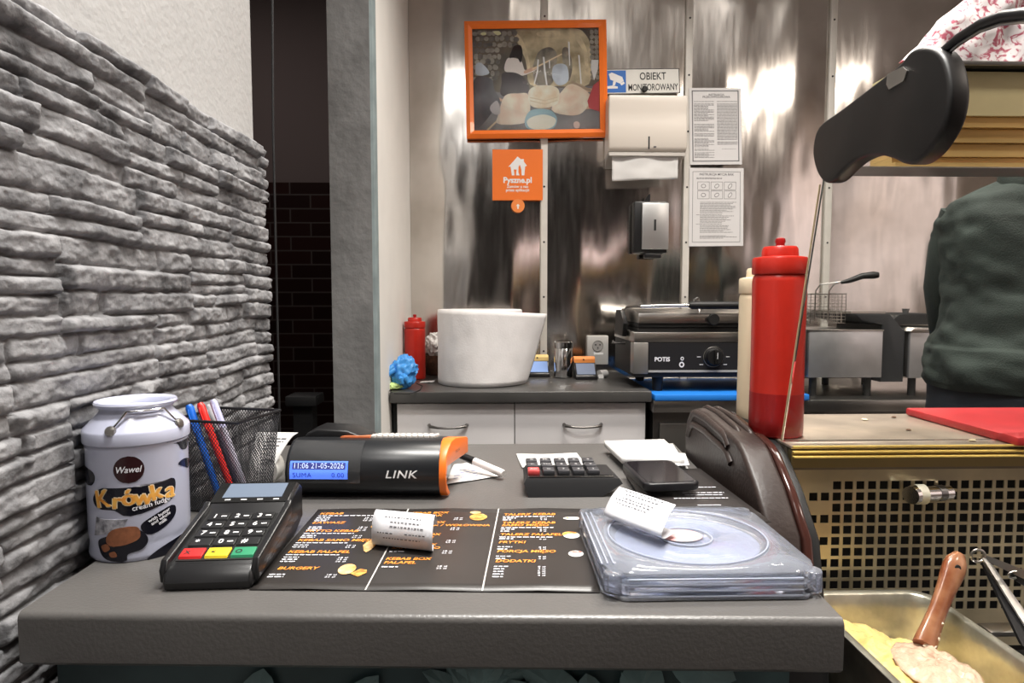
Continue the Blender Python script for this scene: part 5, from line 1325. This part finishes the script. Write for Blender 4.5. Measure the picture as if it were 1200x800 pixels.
# ------------------------------------------------------------------ things on the steel wall
WY = YW - .030
XW = lambda px, py=150, y=WY: at(px, py, y=y).x
ZW = lambda py, px=650, y=WY: at(px, py, y=y).z
def rectpoly(P, th, y, m, name, parent=None):
    pass
def poster():
    y = YW - .034
    P = [at(a, b, y=y) for a, b in ((547, 163), (712, 161), (710, 24), (544, 26))]
    c = sum(P, Vector()) / 4
    t = empty('framed_picture', (c.x, y, c.z), 'orange-framed photograph of people rolling out flatbread, on the steel wall', 'picture')
    def F(u, v, d=0):
        q = P[0].lerp(P[1], u).lerp(P[3].lerp(P[2], u), v); return (q.x, y - d, q.z)
    # frame with four mitred mouldings in one mesh
    bu, bv = .055, .068; g = G(); out = [(0, 0), (1, 0), (1, 1), (0, 1)]; inn = [(bu, bv), (1 - bu, bv), (1 - bu, 1 - bv), (bu, 1 - bv)]
    mid = [((a[0] + b[0]) / 2, (a[1] + b[1]) / 2) for a, b in zip(out, inn)]
    lay_ = [(out, -.008), (out, .010), (mid, .018), (inn, .012), (inn, .002)]
    vs = [F(u, v, d) for r, d in lay_ for u, v in r]
    fs = [(i * 4 + k, i * 4 + (k + 1) % 4, (i + 1) * 4 + (k + 1) % 4, (i + 1) * 4 + k) for i in range(4) for k in range(4)]
    mk('frame', g.add(vs, fs), mat('orange_frame', (.92, .20, .03), .25, coat=.3), t, smooth=30)
    def S_(u, v): u_ = (u - 65) / 805.; v_ = (715 - v) / 650.; return (bu + u_ * (1 - 2 * bu), bv + v_ * (1 - 2 * bv))
    pic = mk('photo_print', G().add([F(*S_(a, b), .002) for a, b in ((65, 715), (870, 715), (870, 65), (65, 65))], [(0, 1, 2, 3)]), mat('photo_backdrop', (.20, .17, .13), .35, color2=(.10, .09, .08), noise_scale=9), t)
    lv = [0]
    def area_(nm, col, polys, sm=True, c2=None, ns=30):
        lv[0] += 1; gg = G()
        for pl in polys:
            q = blob(0, 0, pl, 4) if sm else pl; gg.add([F(*S_(a, b), .0022 + lv[0] * .00018) for a, b in q], [tuple(range(len(q)))])
        col = tuple(min(.85, q * 1.35) for q in col); c2 = tuple(min(.85, q * 1.35) for q in c2) if c2 else None; mk(nm, gg, mat('photo_' + nm, col, .4, color2=c2, noise_scale=ns), pic)
    area_('rock_face', (.55, .47, .32), [[(330, 90), (420, 66), (700, 66), (780, 100), (815, 200), (800, 420), (600, 430), (430, 420), (400, 260)]], c2=(.26, .21, .13), ns=16)
    area_('rock_streaks', (.62, .54, .38), [[(330, 100), (350, 95), (390, 150), (420, 250), (430, 330), (412, 320), (395, 240), (360, 160)], [(720, 100), (750, 120), (790, 200), (800, 330), (780, 330), (765, 210), (730, 150)], [(480, 90), (600, 80), (640, 110), (560, 125), (490, 115)]], c2=(.40, .33, .22), ns=30)
    area_('cave_shadow', (.09, .08, .07), [[(470, 240), (500, 200), (560, 185), (600, 230), (590, 330), (560, 420), (470, 425), (445, 330)], [(635, 200), (670, 190), (690, 250), (695, 330), (670, 400), (640, 300)]], c2=(.28, .25, .20), ns=22)
    rnd = random.Random(12); st_ = []; sd_ = []
    for i in range(9):
        for k_ in range(9):
            x = 84 + k_ * 31 + (i % 2) * 15 + rnd.uniform(-5, 5); yy = 92 + i * 36 + rnd.uniform(-5, 5)
            if x > 235 and yy > 170: continue
            rx = rnd.uniform(14, 21); ry = rnd.uniform(13, 20)
            (st_ if rnd.random() < .6 else sd_).append([(x + rx * math.cos(a) * rnd.uniform(.85, 1.1), yy + ry * math.sin(a) * rnd.uniform(.85, 1.1)) for a in [k * PI / 3 for k in range(6)]])
    for i in range(10):
        for k_ in range(2): st_.append([(824 + k_ * 30 + rnd.uniform(11, 17) * math.cos(a), 90 + i * 32 + rnd.uniform(11, 19) * math.sin(a)) for a in [k * PI / 3 for k in range(6)]])
    area_('stacked_stones', (.34, .32, .28), st_, c2=(.20, .19, .17), ns=25); area_('dark_stones', (.16, .15, .14), sd_, c2=(.08, .08, .08), ns=25)
    area_('sky_gap', (.75, .70, .40), [[(200, 82), (235, 78), (250, 96), (225, 105)], [(120, 90), (150, 84), (155, 100), (130, 104)]])
    area_('ground', (.13, .13, .14), [[(66, 430), (250, 470), (500, 450), (868, 430), (868, 714), (66, 714)]], sm=False, c2=(.20, .20, .21), ns=8)
    area_('blouse', (.62, .58, .56), [[(285, 255), (330, 250), (375, 270), (400, 330), (470, 310), (470, 325), (385, 362), (340, 350), (268, 330)]])
    area_('skirt', (.035, .03, .035), [[(255, 345), (340, 345), (400, 390), (415, 470), (250, 490), (248, 400)]])
    area_('hair', (.012, .010, .012), [[(330, 175), (370, 170), (383, 215), (370, 280), (345, 245), (300, 250), (312, 210)]])
    area_('arms', (.50, .33, .24), [[(395, 330), (470, 305), (475, 318), (400, 350)], [(190, 440), (230, 500), (300, 520), (345, 510), (300, 535), (215, 510)], [(660, 545), (740, 555), (830, 540), (830, 575), (720, 580), (665, 565)], [(745, 445), (820, 450), (820, 470), (760, 465)]])
    area_('rolling_stick', (.60, .48, .33), [[(440, 318), (630, 225), (634, 232), (445, 328)], [(145, 705), (300, 560), (308, 566), (155, 712)]], sm=False)
    area_('board_edge', (.30, .22, .16), [[(690, 400), (760, 430), (815, 455), (812, 470), (750, 450), (688, 412)], [(440, 545), (520, 575), (560, 560), (556, 575), (515, 590), (440, 560)]], sm=False)
    area_('flatbread', (.74, .60, .50), [[(225, 600), (265, 490), (350, 475), (418, 490), (415, 640), (330, 672), (215, 665)], [(560, 580), (640, 450), (700, 420), (790, 470), (810, 520), (760, 600), (680, 620)]], c2=(.56, .42, .33), ns=18)
    area_('bread_stack', (.78, .70, .55), [[(415, 470), (460, 430), (560, 428), (610, 460), (600, 540), (520, 570), (430, 555)]], c2=(.55, .45, .32), ns=20)
    area_('blue_basin', (.22, .36, .42), [[(388, 650), (420, 590), (490, 575), (560, 590), (595, 640), (570, 700), (480, 716), (405, 700)]])
    area_('dough', (.72, .66, .54), [[(402, 655), (440, 625), (510, 612), (570, 630), (588, 655), (560, 695), (480, 712), (420, 695)]])
    area_('dark_sleeve', (.05, .05, .06), [[(70, 390), (180, 380), (200, 450), (235, 520), (210, 560), (70, 700)]], c2=(.12, .12, .14), ns=10)
    area_('light_wrap', (.40, .38, .40), [[(170, 560), (215, 520), (235, 580), (225, 610), (185, 600)]])
    area_('red_sleeve', (.38, .05, .06), [[(830, 430), (868, 400), (868, 600), (800, 575), (790, 530)]], sm=False)
    area_('bright_hangings', (.70, .68, .66), [[(476, 260), (486, 262), (480, 340), (455, 425), (450, 415), (470, 340)], [(510, 245), (522, 247), (528, 340), (538, 425), (528, 425), (515, 330)], [(672, 150), (684, 152), (684, 300), (678, 305)], [(735, 235), (746, 238), (756, 420), (748, 420)], [(820, 268), (866, 268), (860, 330), (835, 400), (815, 320)], [(548, 265), (556, 267), (556, 320), (550, 320)]], sm=False)
    area_('stack_lines', (.50, .42, .30), [[(425, 520), (520, 545), (600, 520), (600, 525), (520, 551), (425, 527)], [(422, 500), (520, 522), (603, 500), (603, 505), (520, 528), (422, 506)]], sm=False)
    area_('small_cup', (.55, .42, .38), [[(700, 670), (720, 660), (738, 672), (735, 700), (715, 706), (702, 695)]])
    area_('window_reflection', (.50, .56, .66), [[(575, 310), (620, 290), (665, 310), (670, 400), (610, 430), (570, 380)], [(85, 290), (120, 280), (170, 340), (130, 360), (85, 350)]], c2=(.30, .34, .40), ns=14)
    mk('glazing', G().add([F(*S_(a, b), .0085) for a, b in ((65, 715), (870, 715), (870, 65), (65, 65))], [(0, 1, 2, 3)]), mat('picture_glass', (1, 1, 1), .05, trans=1, ior=1.2, bump=.03, bump_scale=9), t, solid=.001)
    mk('backing', G().add([F(*q, -.006) for q in ((.01, .01), (.99, .01), (.99, .99), (.01, .99))], [(0, 1, 2, 3)]), M_blackm, t)
poster()

def flatthing(name, corners, y, th, m, label, cat):
    P = [at(a, b, y=y) for a, b in corners]
    g = G().prism([(p.x, p.z) for p in P], y, y + th, 'y'); o = mk(name, g, m, smooth=0); tag(o, label, cat)
    def F(u, v, d=.0006): q = P[0].lerp(P[1], u).lerp(P[3].lerp(P[2], u), v); return (q.x, y - d, q.z)
    return o, F, (P[1] - P[0]).length, (P[3] - P[0]).length
def puttext(g, F, W, H, s, u, v, size, bold=0, xs_=1, align='CENTER', shear=0, line=1, d=.0006):
    vv, ff = text2d(s, 1, bold, shear, align, line=line); g.add([F(u + p[0] * size * xs_ / W, v + p[1] * size / H, d) for p in vv], ff)
Mo = mat('orange_sticker', (.85, .19, .03), .35)
Mwh = mat('white_logo', (.8, .8, .8), .4)
def rr_corners(x0, y0, x1, y1, r=3):
    return None
o, F, W, H = flatthing('delivery_sticker', [(577, 234.5), (636, 234.5), (636, 175), (577, 175)], YW - .026, .0012, Mo, 'square orange food-delivery sticker with white house logo below the picture', 'sticker')
g = G()
puttext(g, F, W, H, 'Pyszne.pl', .5, .345, .031, .035)
puttext(g, F, W, H, 'Zamów u nas\nprzez aplikację', .5, .245, .0155, .02, line=.9)
mk('sticker_lettering', g, Mwh, o)
g = G()
hs_ = [(335, 270), (285, 262), (370, 180), (452, 262), (440, 275), (432, 355), (405, 355), (395, 250), (375, 320), (392, 355), (360, 355), (358, 300), (340, 300), (345, 355), (315, 355), (303, 275)]
house = [(.315, .655), (.36, .665), (.385, .49), (.44, .49), (.425, .60), (.44, .61), (.455, .60), (.48, .61), (.47, .49), (.54, .49), (.515, .55), (.52, .66), (.545, .70), (.575, .60), (.58, .49), (.635, .49), (.65, .665), (.685, .68), (.625, .76), (.625, .81), (.58, .81), (.575, .80), (.50, .86)]
g.add([F(a, b, .0007) for a, b in house], [tuple(range(len(house)))]); mk('house_logo', g, Mwh, o)
cc = at(607, 241, y=YW - .0275)
o = mk('round_sticker', G().prism(ell(cc.x, cc.z, .0265, .0265, 32), YW - .0275, YW - .0264, 'y'), mat('orange_sticker_light', (.85, .26, .07), .35)); tag(o, 'small round orange sticker overlapping the square one', 'sticker')
mk('arrow_mark', G().prism([(cc.x - .003, cc.z - .012), (cc.x + .003, cc.z - .012), (cc.x + .003, cc.z - .001), (cc.x + .008, cc.z - .001), (cc.x, cc.z + .008), (cc.x - .008, cc.z - .001), (cc.x - .003, cc.z - .001)], YW - .0281, YW - .0276, 'y'), Mwh, o)

o, F, W, H = flatthing('camera_warning_sign', [(709, 110.5), (797, 109), (796, 80), (709, 81)], YW - .024, .002, mat('sign_white', (.74, .73, .69), .4), 'white CCTV warning sign with blue camera symbol above the towel dispenser', 'sign')
g = G(); puttext(g, F, W, H, 'OBIEKT', .64, .56, .040, .012, .78); puttext(g, F, W, H, 'MONITOROWANY', .64, .13, .036, .012, .64); mk('sign_lettering', g, mat('sign_black', (.02, .02, .02), .5), o)
g = G().add([F(*q) for q in ((.01, .06), (.28, .06), (.28, .94), (.01, .94))], [(0, 1, 2, 3)]); bl2 = mk('blue_field', g, mat('sign_blue', (.02, .14, .50), .4), o)
g = G()
for pl in ([(.05, .80), (.09, .86), (.23, .68), (.25, .52), (.20, .42), (.07, .58)], [(.03, .22), (.17, .22), (.17, .30), (.10, .34), (.03, .32)], [(.10, .34), (.13, .34), (.15, .50), (.11, .52)], [(.20, .42), (.25, .50), (.265, .42), (.22, .34)]): g.add([F(a, b, .0009) for a, b in pl], [tuple(range(len(pl)))])
mk('camera_symbol', g, Mwh, bl2)
g = G().add([F(*q, .0005) for q in ((.0, .0), (1, 0), (1, .025), (0, .025))] + [F(*q, .0005) for q in ((.0, .975), (1, .975), (1, 1), (0, 1))] + [F(*q, .0005) for q in ((.99, .0), (1, 0), (1, 1), (.99, 1))], [(0, 1, 2, 3), (4, 5, 6, 7), (8, 9, 10, 11)]); mk('sign_border', g, MATS['sign_black'], o)
kp = at(755, 105, y=YW - .03); o = mk('small_hook', G().tube([(kp.x, YW - .026, kp.z), (kp.x, YW - .040, kp.z), (kp.x, YW - .044, kp.z)], [.010, .012, .008], 16), M_rubber); tag(o, 'small black knob sticking out over the warning sign', 'hook')

def towel():
    yf = YW - .125; X = lambda px: at(px, 150, y=yf).x; Z = lambda py: at(760, py, y=yf).z
    x0, x1, z0, z1 = X(713.5), X(805.5), Z(178), Z(110.5)
    t = empty('towel_dispenser', ((x0 + x1) / 2, YW - .03, z0), 'cream folded-towel dispenser with a white towel hanging out', 'towel dispenser')
    Mc = mat('cream_enamel', (.74, .68, .61), .3)
    yb = YW - .026
    prof = [(yb, z1), (yf + .010, z1), (yf + .002, z1 - .004), (yf - .003, z1 - .03), (yf + .004, z1 - .055), (yf, z1 - .10), (yf - .004, z0 + .020), (yf + .008, z0 + .004), (yb, z0 - .008)]
    mk('cover', G().prism(prof, x0, x1, 'x', bev=.006, seg=3), Mc, t, smooth=50)
    mk('lower_shell', G().prism([(yb, z0 - .003), (yf + .012, z0 + .006), (yf + .008, z0 - .012), (yf + .06, z0 - .02), (yb, z0 - .045)], x0 + .002, x1 - .002, 'x', bev=.003), mat('grey_shell', (.38, .35, .32), .4), t)
    sx = X(760.5); mk('level_slot', G().box(sx - .0028, sx + .0028, yf - .0055, yf - .002, Z(175), Z(160), bev=.001), M_blackm, t)
    mk('logo_mark', G().box(X(766), X(769), yf - .0055, yf - .0030, Z(173), Z(171.5)), M_ink, t)
    def f(u, v):
        x = X(719) + (X(797) - X(719)) * u; z = z0 - .003 - (.103 - .010 * u) * v; return (x, yf + .020 + .008 * nz(u * 3, v * 2, 3) + .004 * math.sin(u * 9), z)
    mk('paper_towel', G().grid(f, 24, 10), M_paper, t, smooth=80, solid=.001)
towel()
def soap():
    yf = YW - .09; X = lambda px: at(px, 260, y=yf).x; Z = lambda py: at(765, py, y=yf).z
    t = empty('soap_dispenser', (X(765), YW - .03, Z(303)), 'steel-fronted soap dispenser with black body on the wall', 'soap dispenser')
    mk('body', G().box(X(744), X(783.5), yf + .012, YW - .026, Z(296), Z(235), bev=.006), M_black, t)
    mk('front_plate', G().box(X(752.5), X(784), yf, yf + .013, Z(292), Z(237.5), bev=.003), mat('soap_steel', (.50, .50, .50), .35, .8), t)
    mk('level_window', G().box(X(766.5), X(769), yf - .001, yf + .001, Z(270), Z(257)), M_blackm, t)
    mk('push_lever', G().box(X(757), X(776), yf + .005, yf + .04, Z(302), Z(296.5), bev=.003), M_black, t)
    mk('lock_tab', G().prism([(X(755), Z(236)), (X(763), Z(236)), (X(763), Z(226)), (X(761), Z(227))], yf + .02, yf + .03, 'y'), M_black, t)
soap()
def notice(corners, label, kind, seed):
    o, F, W, H = flatthing('notice_sheet', corners, YW - .0245 + .0005 * seed, .0008, mat('laminated_sheet', (.70, .69, .69), .25), label, 'notice')
    o.location.y += 0; rnd = random.Random(seed); g = G()
    def bar(a, b, c, d): g.add([F(a, c), F(b, c), F(b, d), F(a, d)], [(0, 1, 2, 3)])
    if kind == 0:
        t_ = .012
        for a, b, c, d in ((.05, .95, .04, .04 + t_), (.05, .95, .955, .955 + t_), (.05, .05 + t_ * 1.6, .04, .967), (.95 - t_ * 1.6, .95, .04, .967)): bar(a, b, c, d)
        puttext(g, F, W, H, 'INSTRUKCJA', .52, .90, .011, .01); puttext(g, F, W, H, 'PRZECIWPOŻAROWA', .52, .87, .011, .01)
        v = .82
        while v > .08:
            if rnd.random() > .12: polyadd(g, dashes(rnd, .09, rnd.choice([.47, .47, .36]), v, .006, .008, .02, .07), F)
            if v > .24 and rnd.random() > .08: polyadd(g, dashes(rnd, .53, .92, v, .006, .008, .02, .07), F)
            v -= .0155
        polyadd(g, dashes(rnd, .62, .88, .20, .005, .02, .02, .05), F)
    else:
        t_ = .005
        for a, b, c, d in ((.06, .94, .05, .05 + t_), (.06, .94, .95, .95 + t_), (.06, .06 + t_ * 1.5, .05, .955), (.94 - t_ * 1.5, .94, .05, .955)): bar(a, b, c, d)
        puttext(g, F, W, H, 'INSTRUKCJA MYCIA RĄK', .5, .905, .0125, .012)
        for r in range(2):
            for c in range(3):
                u0, v0 = .15 + c * .245, .72 - r * .115
                for a, b, q, d in ((u0, u0 + .22, v0, v0 + .004), (u0, u0 + .22, v0 + .10, v0 + .104), (u0, u0 + .006, v0, v0 + .10), (u0 + .214, u0 + .22, v0, v0 + .10)): bar(a, b, q, d)
                e = ell(u0 + .11, v0 + .05, .045, .026, 14, .3 * c); e2 = ell(u0 + .11, v0 + .05, .037, .020, 14, .3 * c)
                g.add([F(*p) for p in e] + [F(*p) for p in e2], [(k, (k + 1) % 14, 14 + (k + 1) % 14, 14 + k) for k in range(14)])
        for v in list(np.arange(.56, .42, -.017)) + list(np.arange(.385, .30, -.017)) + list(np.arange(.26, .17, -.017)) + [.13, .115, .10]:
            polyadd(g, dashes(rnd, .2, rnd.uniform(.6, .88), v, .005, .008, .02, .07), F)
        for v in (.87, .86, .40, .28): polyadd(g, dashes(rnd, .13, .6, v, .005, .01, .02, .06), F)
    mk('printed_text', g, mat('print_grey', (.16, .16, .17), .6), o)
notice([(808.5, 193), (869.5, 192.5), (868.5, 103), (807.5, 103)], 'upper laminated notice of small print in a black border', 0, 1)
notice([(807, 288.5), (871, 288), (871.5, 197), (808, 196.5)], 'lower laminated hand-washing notice with six small drawings', 1, 2)
# socket
sc0 = at(700, 410, y=YW - .03); W_ = .045
t = empty('wall_socket', (sc0.x, YW - .03, sc0.z - .06), 'silver wall socket plate right of the steel shaker', 'socket')
mk('plate', G().box(sc0.x - .043, sc0.x + .043, YW - .040, YW - .024, sc0.z - .058, sc0.z + .058, bev=.004), mat('silver_plastic', (.55, .54, .52), .35, .2), t)
c = Vector((sc0.x, YW - .040, sc0.z + .018)); n = 32
mk('socket_well', G().tube([c + Vector((0, -.0035, 0)), c + Vector((0, -.0006, 0)), c + Vector((0, -.0005, 0))], [.0215, .0205, .015], 32, cap=False).tube([c + Vector((0, -.0006, 0)), c + Vector((0, -.0010, 0))], .0195, 32), mat('socket_grey', (.33, .32, .31), .4), t)
mk('pin_holes', G().cyl(c + Vector((-.0085, -.002, .004)), c + Vector((-.0085, 0, .004)), .003).cyl(c + Vector((.0085, -.002, .004)), c + Vector((.0085, 0, .004)), .003).cyl(c + Vector((0, -.004, -.008)), c + Vector((0, 0, -.008)), .0025), M_blackm, t)
mk('label_strip', G().box(sc0.x - .016, sc0.x + .022, YW - .0412, YW - .0398, sc0.z - .018, sc0.z - .010), Mwh, t)
# ------------------------------------------------------------------ the cook
def person():
    cx, cy = 1.245, 1.40
    t = empty('person', (cx, cy, 0), 'person in dark green hoodie and dark trousers standing behind the glass guard', 'person')
    Msk = mat('skin', (.55, .34, .25), .5); Mh = mat('dark_green_fleece', (.030, .042, .036), .85, noise_amt=.35, noise_scale=9, bump=.25, bump_scale=350); Mt = mat('navy_trousers', (.012, .016, .024), .8); Ms = mat('dark_shoes', (.02, .02, .02), .5)
    # one continuous body: joints with radii, grown by a skin modifier; facing away from the camera (+y), arms bent forward
    V = [((0, 0, .93), .125, .095), ((0, 0, 1.08), .115, .085), ((0, .005, 1.25), .135, .095), ((0, -.005, 1.38), .125, .085), ((0, 0, 1.455), .052, .055), ((0, .005, 1.53), .055, .06), ((0, .012, 1.60), .075, .088), ((0, .005, 1.675), .070, .080), ((0, 0, 1.715), .04, .045)]
    E = [(0, 1), (1, 2), (2, 3), (3, 4), (4, 5), (5, 6), (6, 7), (7, 8)]
    hands = []
    for s in (-1, 1):
        b = len(V)
        V += [((s * .165, -.005, 1.385), .058, .058), ((s * .195, .02, 1.24), .046, .046), ((s * .185, .07, 1.10), .038, .038), ((s * .12, .22, 1.08), .032, .032), ((s * .075, .315, 1.075), .024, .022), ((s * .062, .355, 1.072), .030, .016)]
        E += [(3, b)] + [(b + k, b + k + 1) for k in range(5)]; hands.append((s, b + 5))
        b = len(V)
        V += [((s * .092, 0, .86), .095, .095), ((s * .098, .015, .50), .058, .060), ((s * .10, -.01, .28), .052, .055), ((s * .10, -.015, .085), .036, .040), ((s * .105, .06, .045), .038, .028), ((s * .108, .15, .03), .034, .020)]
        E += [(0, b)] + [(b + k, b + k + 1) for k in range(5)]
    for s, h in hands:
        px, py, pz = V[h][0]
        for k, (dx, L_, dr) in enumerate(((-.018, .072, -.02), (-.006, .080, -.012), (.006, .075, -.012), (.018, .060, -.02))):
            b = len(V); V += [((px + dx, py + .030, pz), .0085, .0085), ((px + dx * 1.1, py + .030 + L_ * .5, pz - .006), .0080, .0080), ((px + dx * 1.1, py + .030 + L_ * .85, pz + dr - .008), .0070, .0070)]
            E += [(h, b), (b, b + 1), (b + 1, b + 2)]
        b = len(V); V += [((px - s * .028, py + .000, pz - .002), .0105, .010), ((px - s * .040, py + .028, pz - .008), .009, .009), ((px - s * .038, py + .050, pz - .012), .008, .008)]
        E += [(h, b), (b, b + 1), (b + 1, b + 2)]
    me = bpy.data.meshes.new('body'); me.from_pydata([v[0] for v in V], E, []); o = bpy.data.objects.new('body', me); COL.objects.link(o); o.parent = t
    o.modifiers.new('skin', 'SKIN')
    for i, v in enumerate(V): me.skin_vertices[0].data[i].radius = (v[1], v[2])
    me.skin_vertices[0].data[0].use_root = True
    s_ = o.modifiers.new('sub', 'SUBSURF'); s_.levels = 2; s_.render_levels = 2
    me.materials.append(Msk)
    for p in me.polygons: p.use_smooth = True
    dg = bpy.context.evaluated_depsgraph_get(); ev = o.evaluated_get(dg); m2 = bpy.data.meshes.new_from_object(ev)
    o.modifiers.clear(); o.data = m2; m2.name = 'body'
    for p in m2.polygons: p.use_smooth = True
    if not m2.materials: m2.materials.append(Msk)
    # face on the +y side
    F_ = G()
    def sph(c, r, n=12): g = G().lathe([(max(r * math.sin(PI * k / 8), .0003), -r * math.cos(PI * k / 8)) for k in range(9)], c, n); return g
    W_ = lambda x, y, z: (cx + x, cy + y, z)
    nose = G().add([W_(-.014, .088, 1.585), W_(.014, .088, 1.585), W_(0, .116, 1.588), W_(0, .090, 1.635), W_(0, .088, 1.578)], [(0, 2, 3), (1, 3, 2), (0, 4, 2), (1, 2, 4), (0, 3, 1, 4)]); mk('nose', nose, Msk, t, sub=1)
    for s in (-1, 1):
        ey = mk('eye', sph(W_(s * .030, .078, 1.628), .012), mat('eye_white', (.8, .8, .78), .2), t); mk('iris', sph(W_(s * .030, .0865, 1.628), .0052), mat('iris_brown', (.05, .02, .01), .2), ey)
        mk('ear', sph(W_(s * .078, .005, 1.61), .024).fn(lambda x, y, z: (cx + s * .078 + (x - cx - s * .078) * .35, y, z)), Msk, t)
    mk('mouth', sph(W_(0, .082, 1.555), .021).fn(lambda x, y, z: (x, cy + .082 + (y - cy - .082) * .5, 1.555 + (z - 1.555) * .28)), mat('lips', (.45, .18, .15), .4), t)
    hr = G().grid(lambda u, v: W_(.084 * math.cos(2 * PI * u) * math.sin(PI * (.02 + .56 * v)), -.012 + .096 * math.sin(2 * PI * u) * math.sin(PI * (.02 + .56 * v)) - (.010 if v > .8 else 0), 1.648 + .088 * math.cos(PI * (.02 + (.42 if math.sin(2 * PI * u) > .3 else .62) * v)) + .003 * nz(u * 40, v * 8)), 48, 16)
    mk('hair', hr, mat('black_hair', (.012, .009, .008), .5, bump=.4, bump_scale=200, stretch=(8, 8, 1)), t, solid=.004, smooth=80)
    # hoodie: loose rings down to the hip, with folds
    prof = [(1.02, .232, .165), (1.045, .236, .168), (1.07, .226, .160), (1.10, .214, .152), (1.16, .213, .150), (1.22, .216, .150), (1.28, .220, .150), (1.34, .224, .148), (1.39, .222, .138), (1.43, .185, .115), (1.46, .105, .085), (1.475, .078, .075)]
    prof = [(.985, .226, .160), (1.0, .235, .166), (1.04, .240, .168), (1.075, .236, .166), (1.083, .228, .160), (1.12, .215, .150), (1.18, .205, .145), (1.22, .206, .145), (1.27, .214, .148), (1.32, .224, .150), (1.37, .226, .146), (1.41, .205, .130), (1.44, .15, .105), (1.465, .090, .085), (1.478, .078, .076)]
    def f(u, v):
        k = v * (len(prof) - 1); i = min(int(k), len(prof) - 2); q = k - i; z, a, b = (prof[i][j] * (1 - q) + prof[i + 1][j] * q for j in range(3)); an = 2 * PI * u
        d = .010 * nz(math.cos(an) * 2.5 + 9, math.sin(an) * 2.5, z * 13) + .007 * nz(math.cos(an) * 3 + z * 14, math.sin(an) * 4 - z * 9, z * 22) + .005 * nz(math.cos(an) * 6, math.sin(an) * 6, z * 34)
        d *= .4 if z > 1.42 else 1
        return W_((a + d) * math.copysign(abs(math.cos(an)) ** .85, math.cos(an)), (b + d) * math.copysign(abs(math.sin(an)) ** .85, math.sin(an)), z + d * .5)
    mk('hoodie', G().grid(f, 110, 110), Mh, t, smooth=80, solid=.003)
    hd = G().grid(lambda u, v: W_(.105 * math.cos(PI + PI * u), -.055 - .06 * math.sin(PI * u) * (.6 + .4 * math.sin(PI * v)), 1.39 + .095 * v + .01 * nz(u * 6, v * 6)), 30, 12); mk('hood', hd, Mh, t, smooth=80, solid=.012)
    for s in (-1, 1):
        P_ = [W_(s * .150, -.005, 1.385), W_(s * .175, .01, 1.31), W_(s * .190, .035, 1.22), W_(s * .182, .075, 1.11), W_(s * .155, .15, 1.085), W_(s * .12, .225, 1.08), W_(s * .098, .27, 1.077)]
        mk('sleeve', G().tube(P_, [.070, .066, .058, .052, .046, .040, .036], 22), Mh, t, smooth=80)
        P_ = [W_(s * .088, 0, .96), W_(s * .092, 0, .86), W_(s * .098, .012, .5), W_(s * .10, -.008, .28), W_(s * .10, -.01, .075)]
        mk('trouser_leg', G().tube(P_, [.108, .112, .080, .072, .064], 24), Mt, t, smooth=80)
        mk('shoe', G().box(cx + s * .104 - .045, cx + s * .104 + .045, cy - .07, cy + .20, .0005, .085, bev=.03, seg=4), Ms, t, smooth=80)
    mk('apron', G().grid(lambda u, v: W_(.228 * math.cos(PI * 2 * u), .160 * math.sin(PI * 2 * u) + 0, .80 + .21 * v + .0 * u), 60, 10).fn(lambda x, y, z: (cx + (x - cx) * (1 + .03 * nz(z * 20, x * 20)), y, z)), Mt, t, smooth=80, solid=.003, label='dark navy trouser seat and apron')
person()
bpy.data.objects['person'].rotation_euler.z = math.radians(-38)
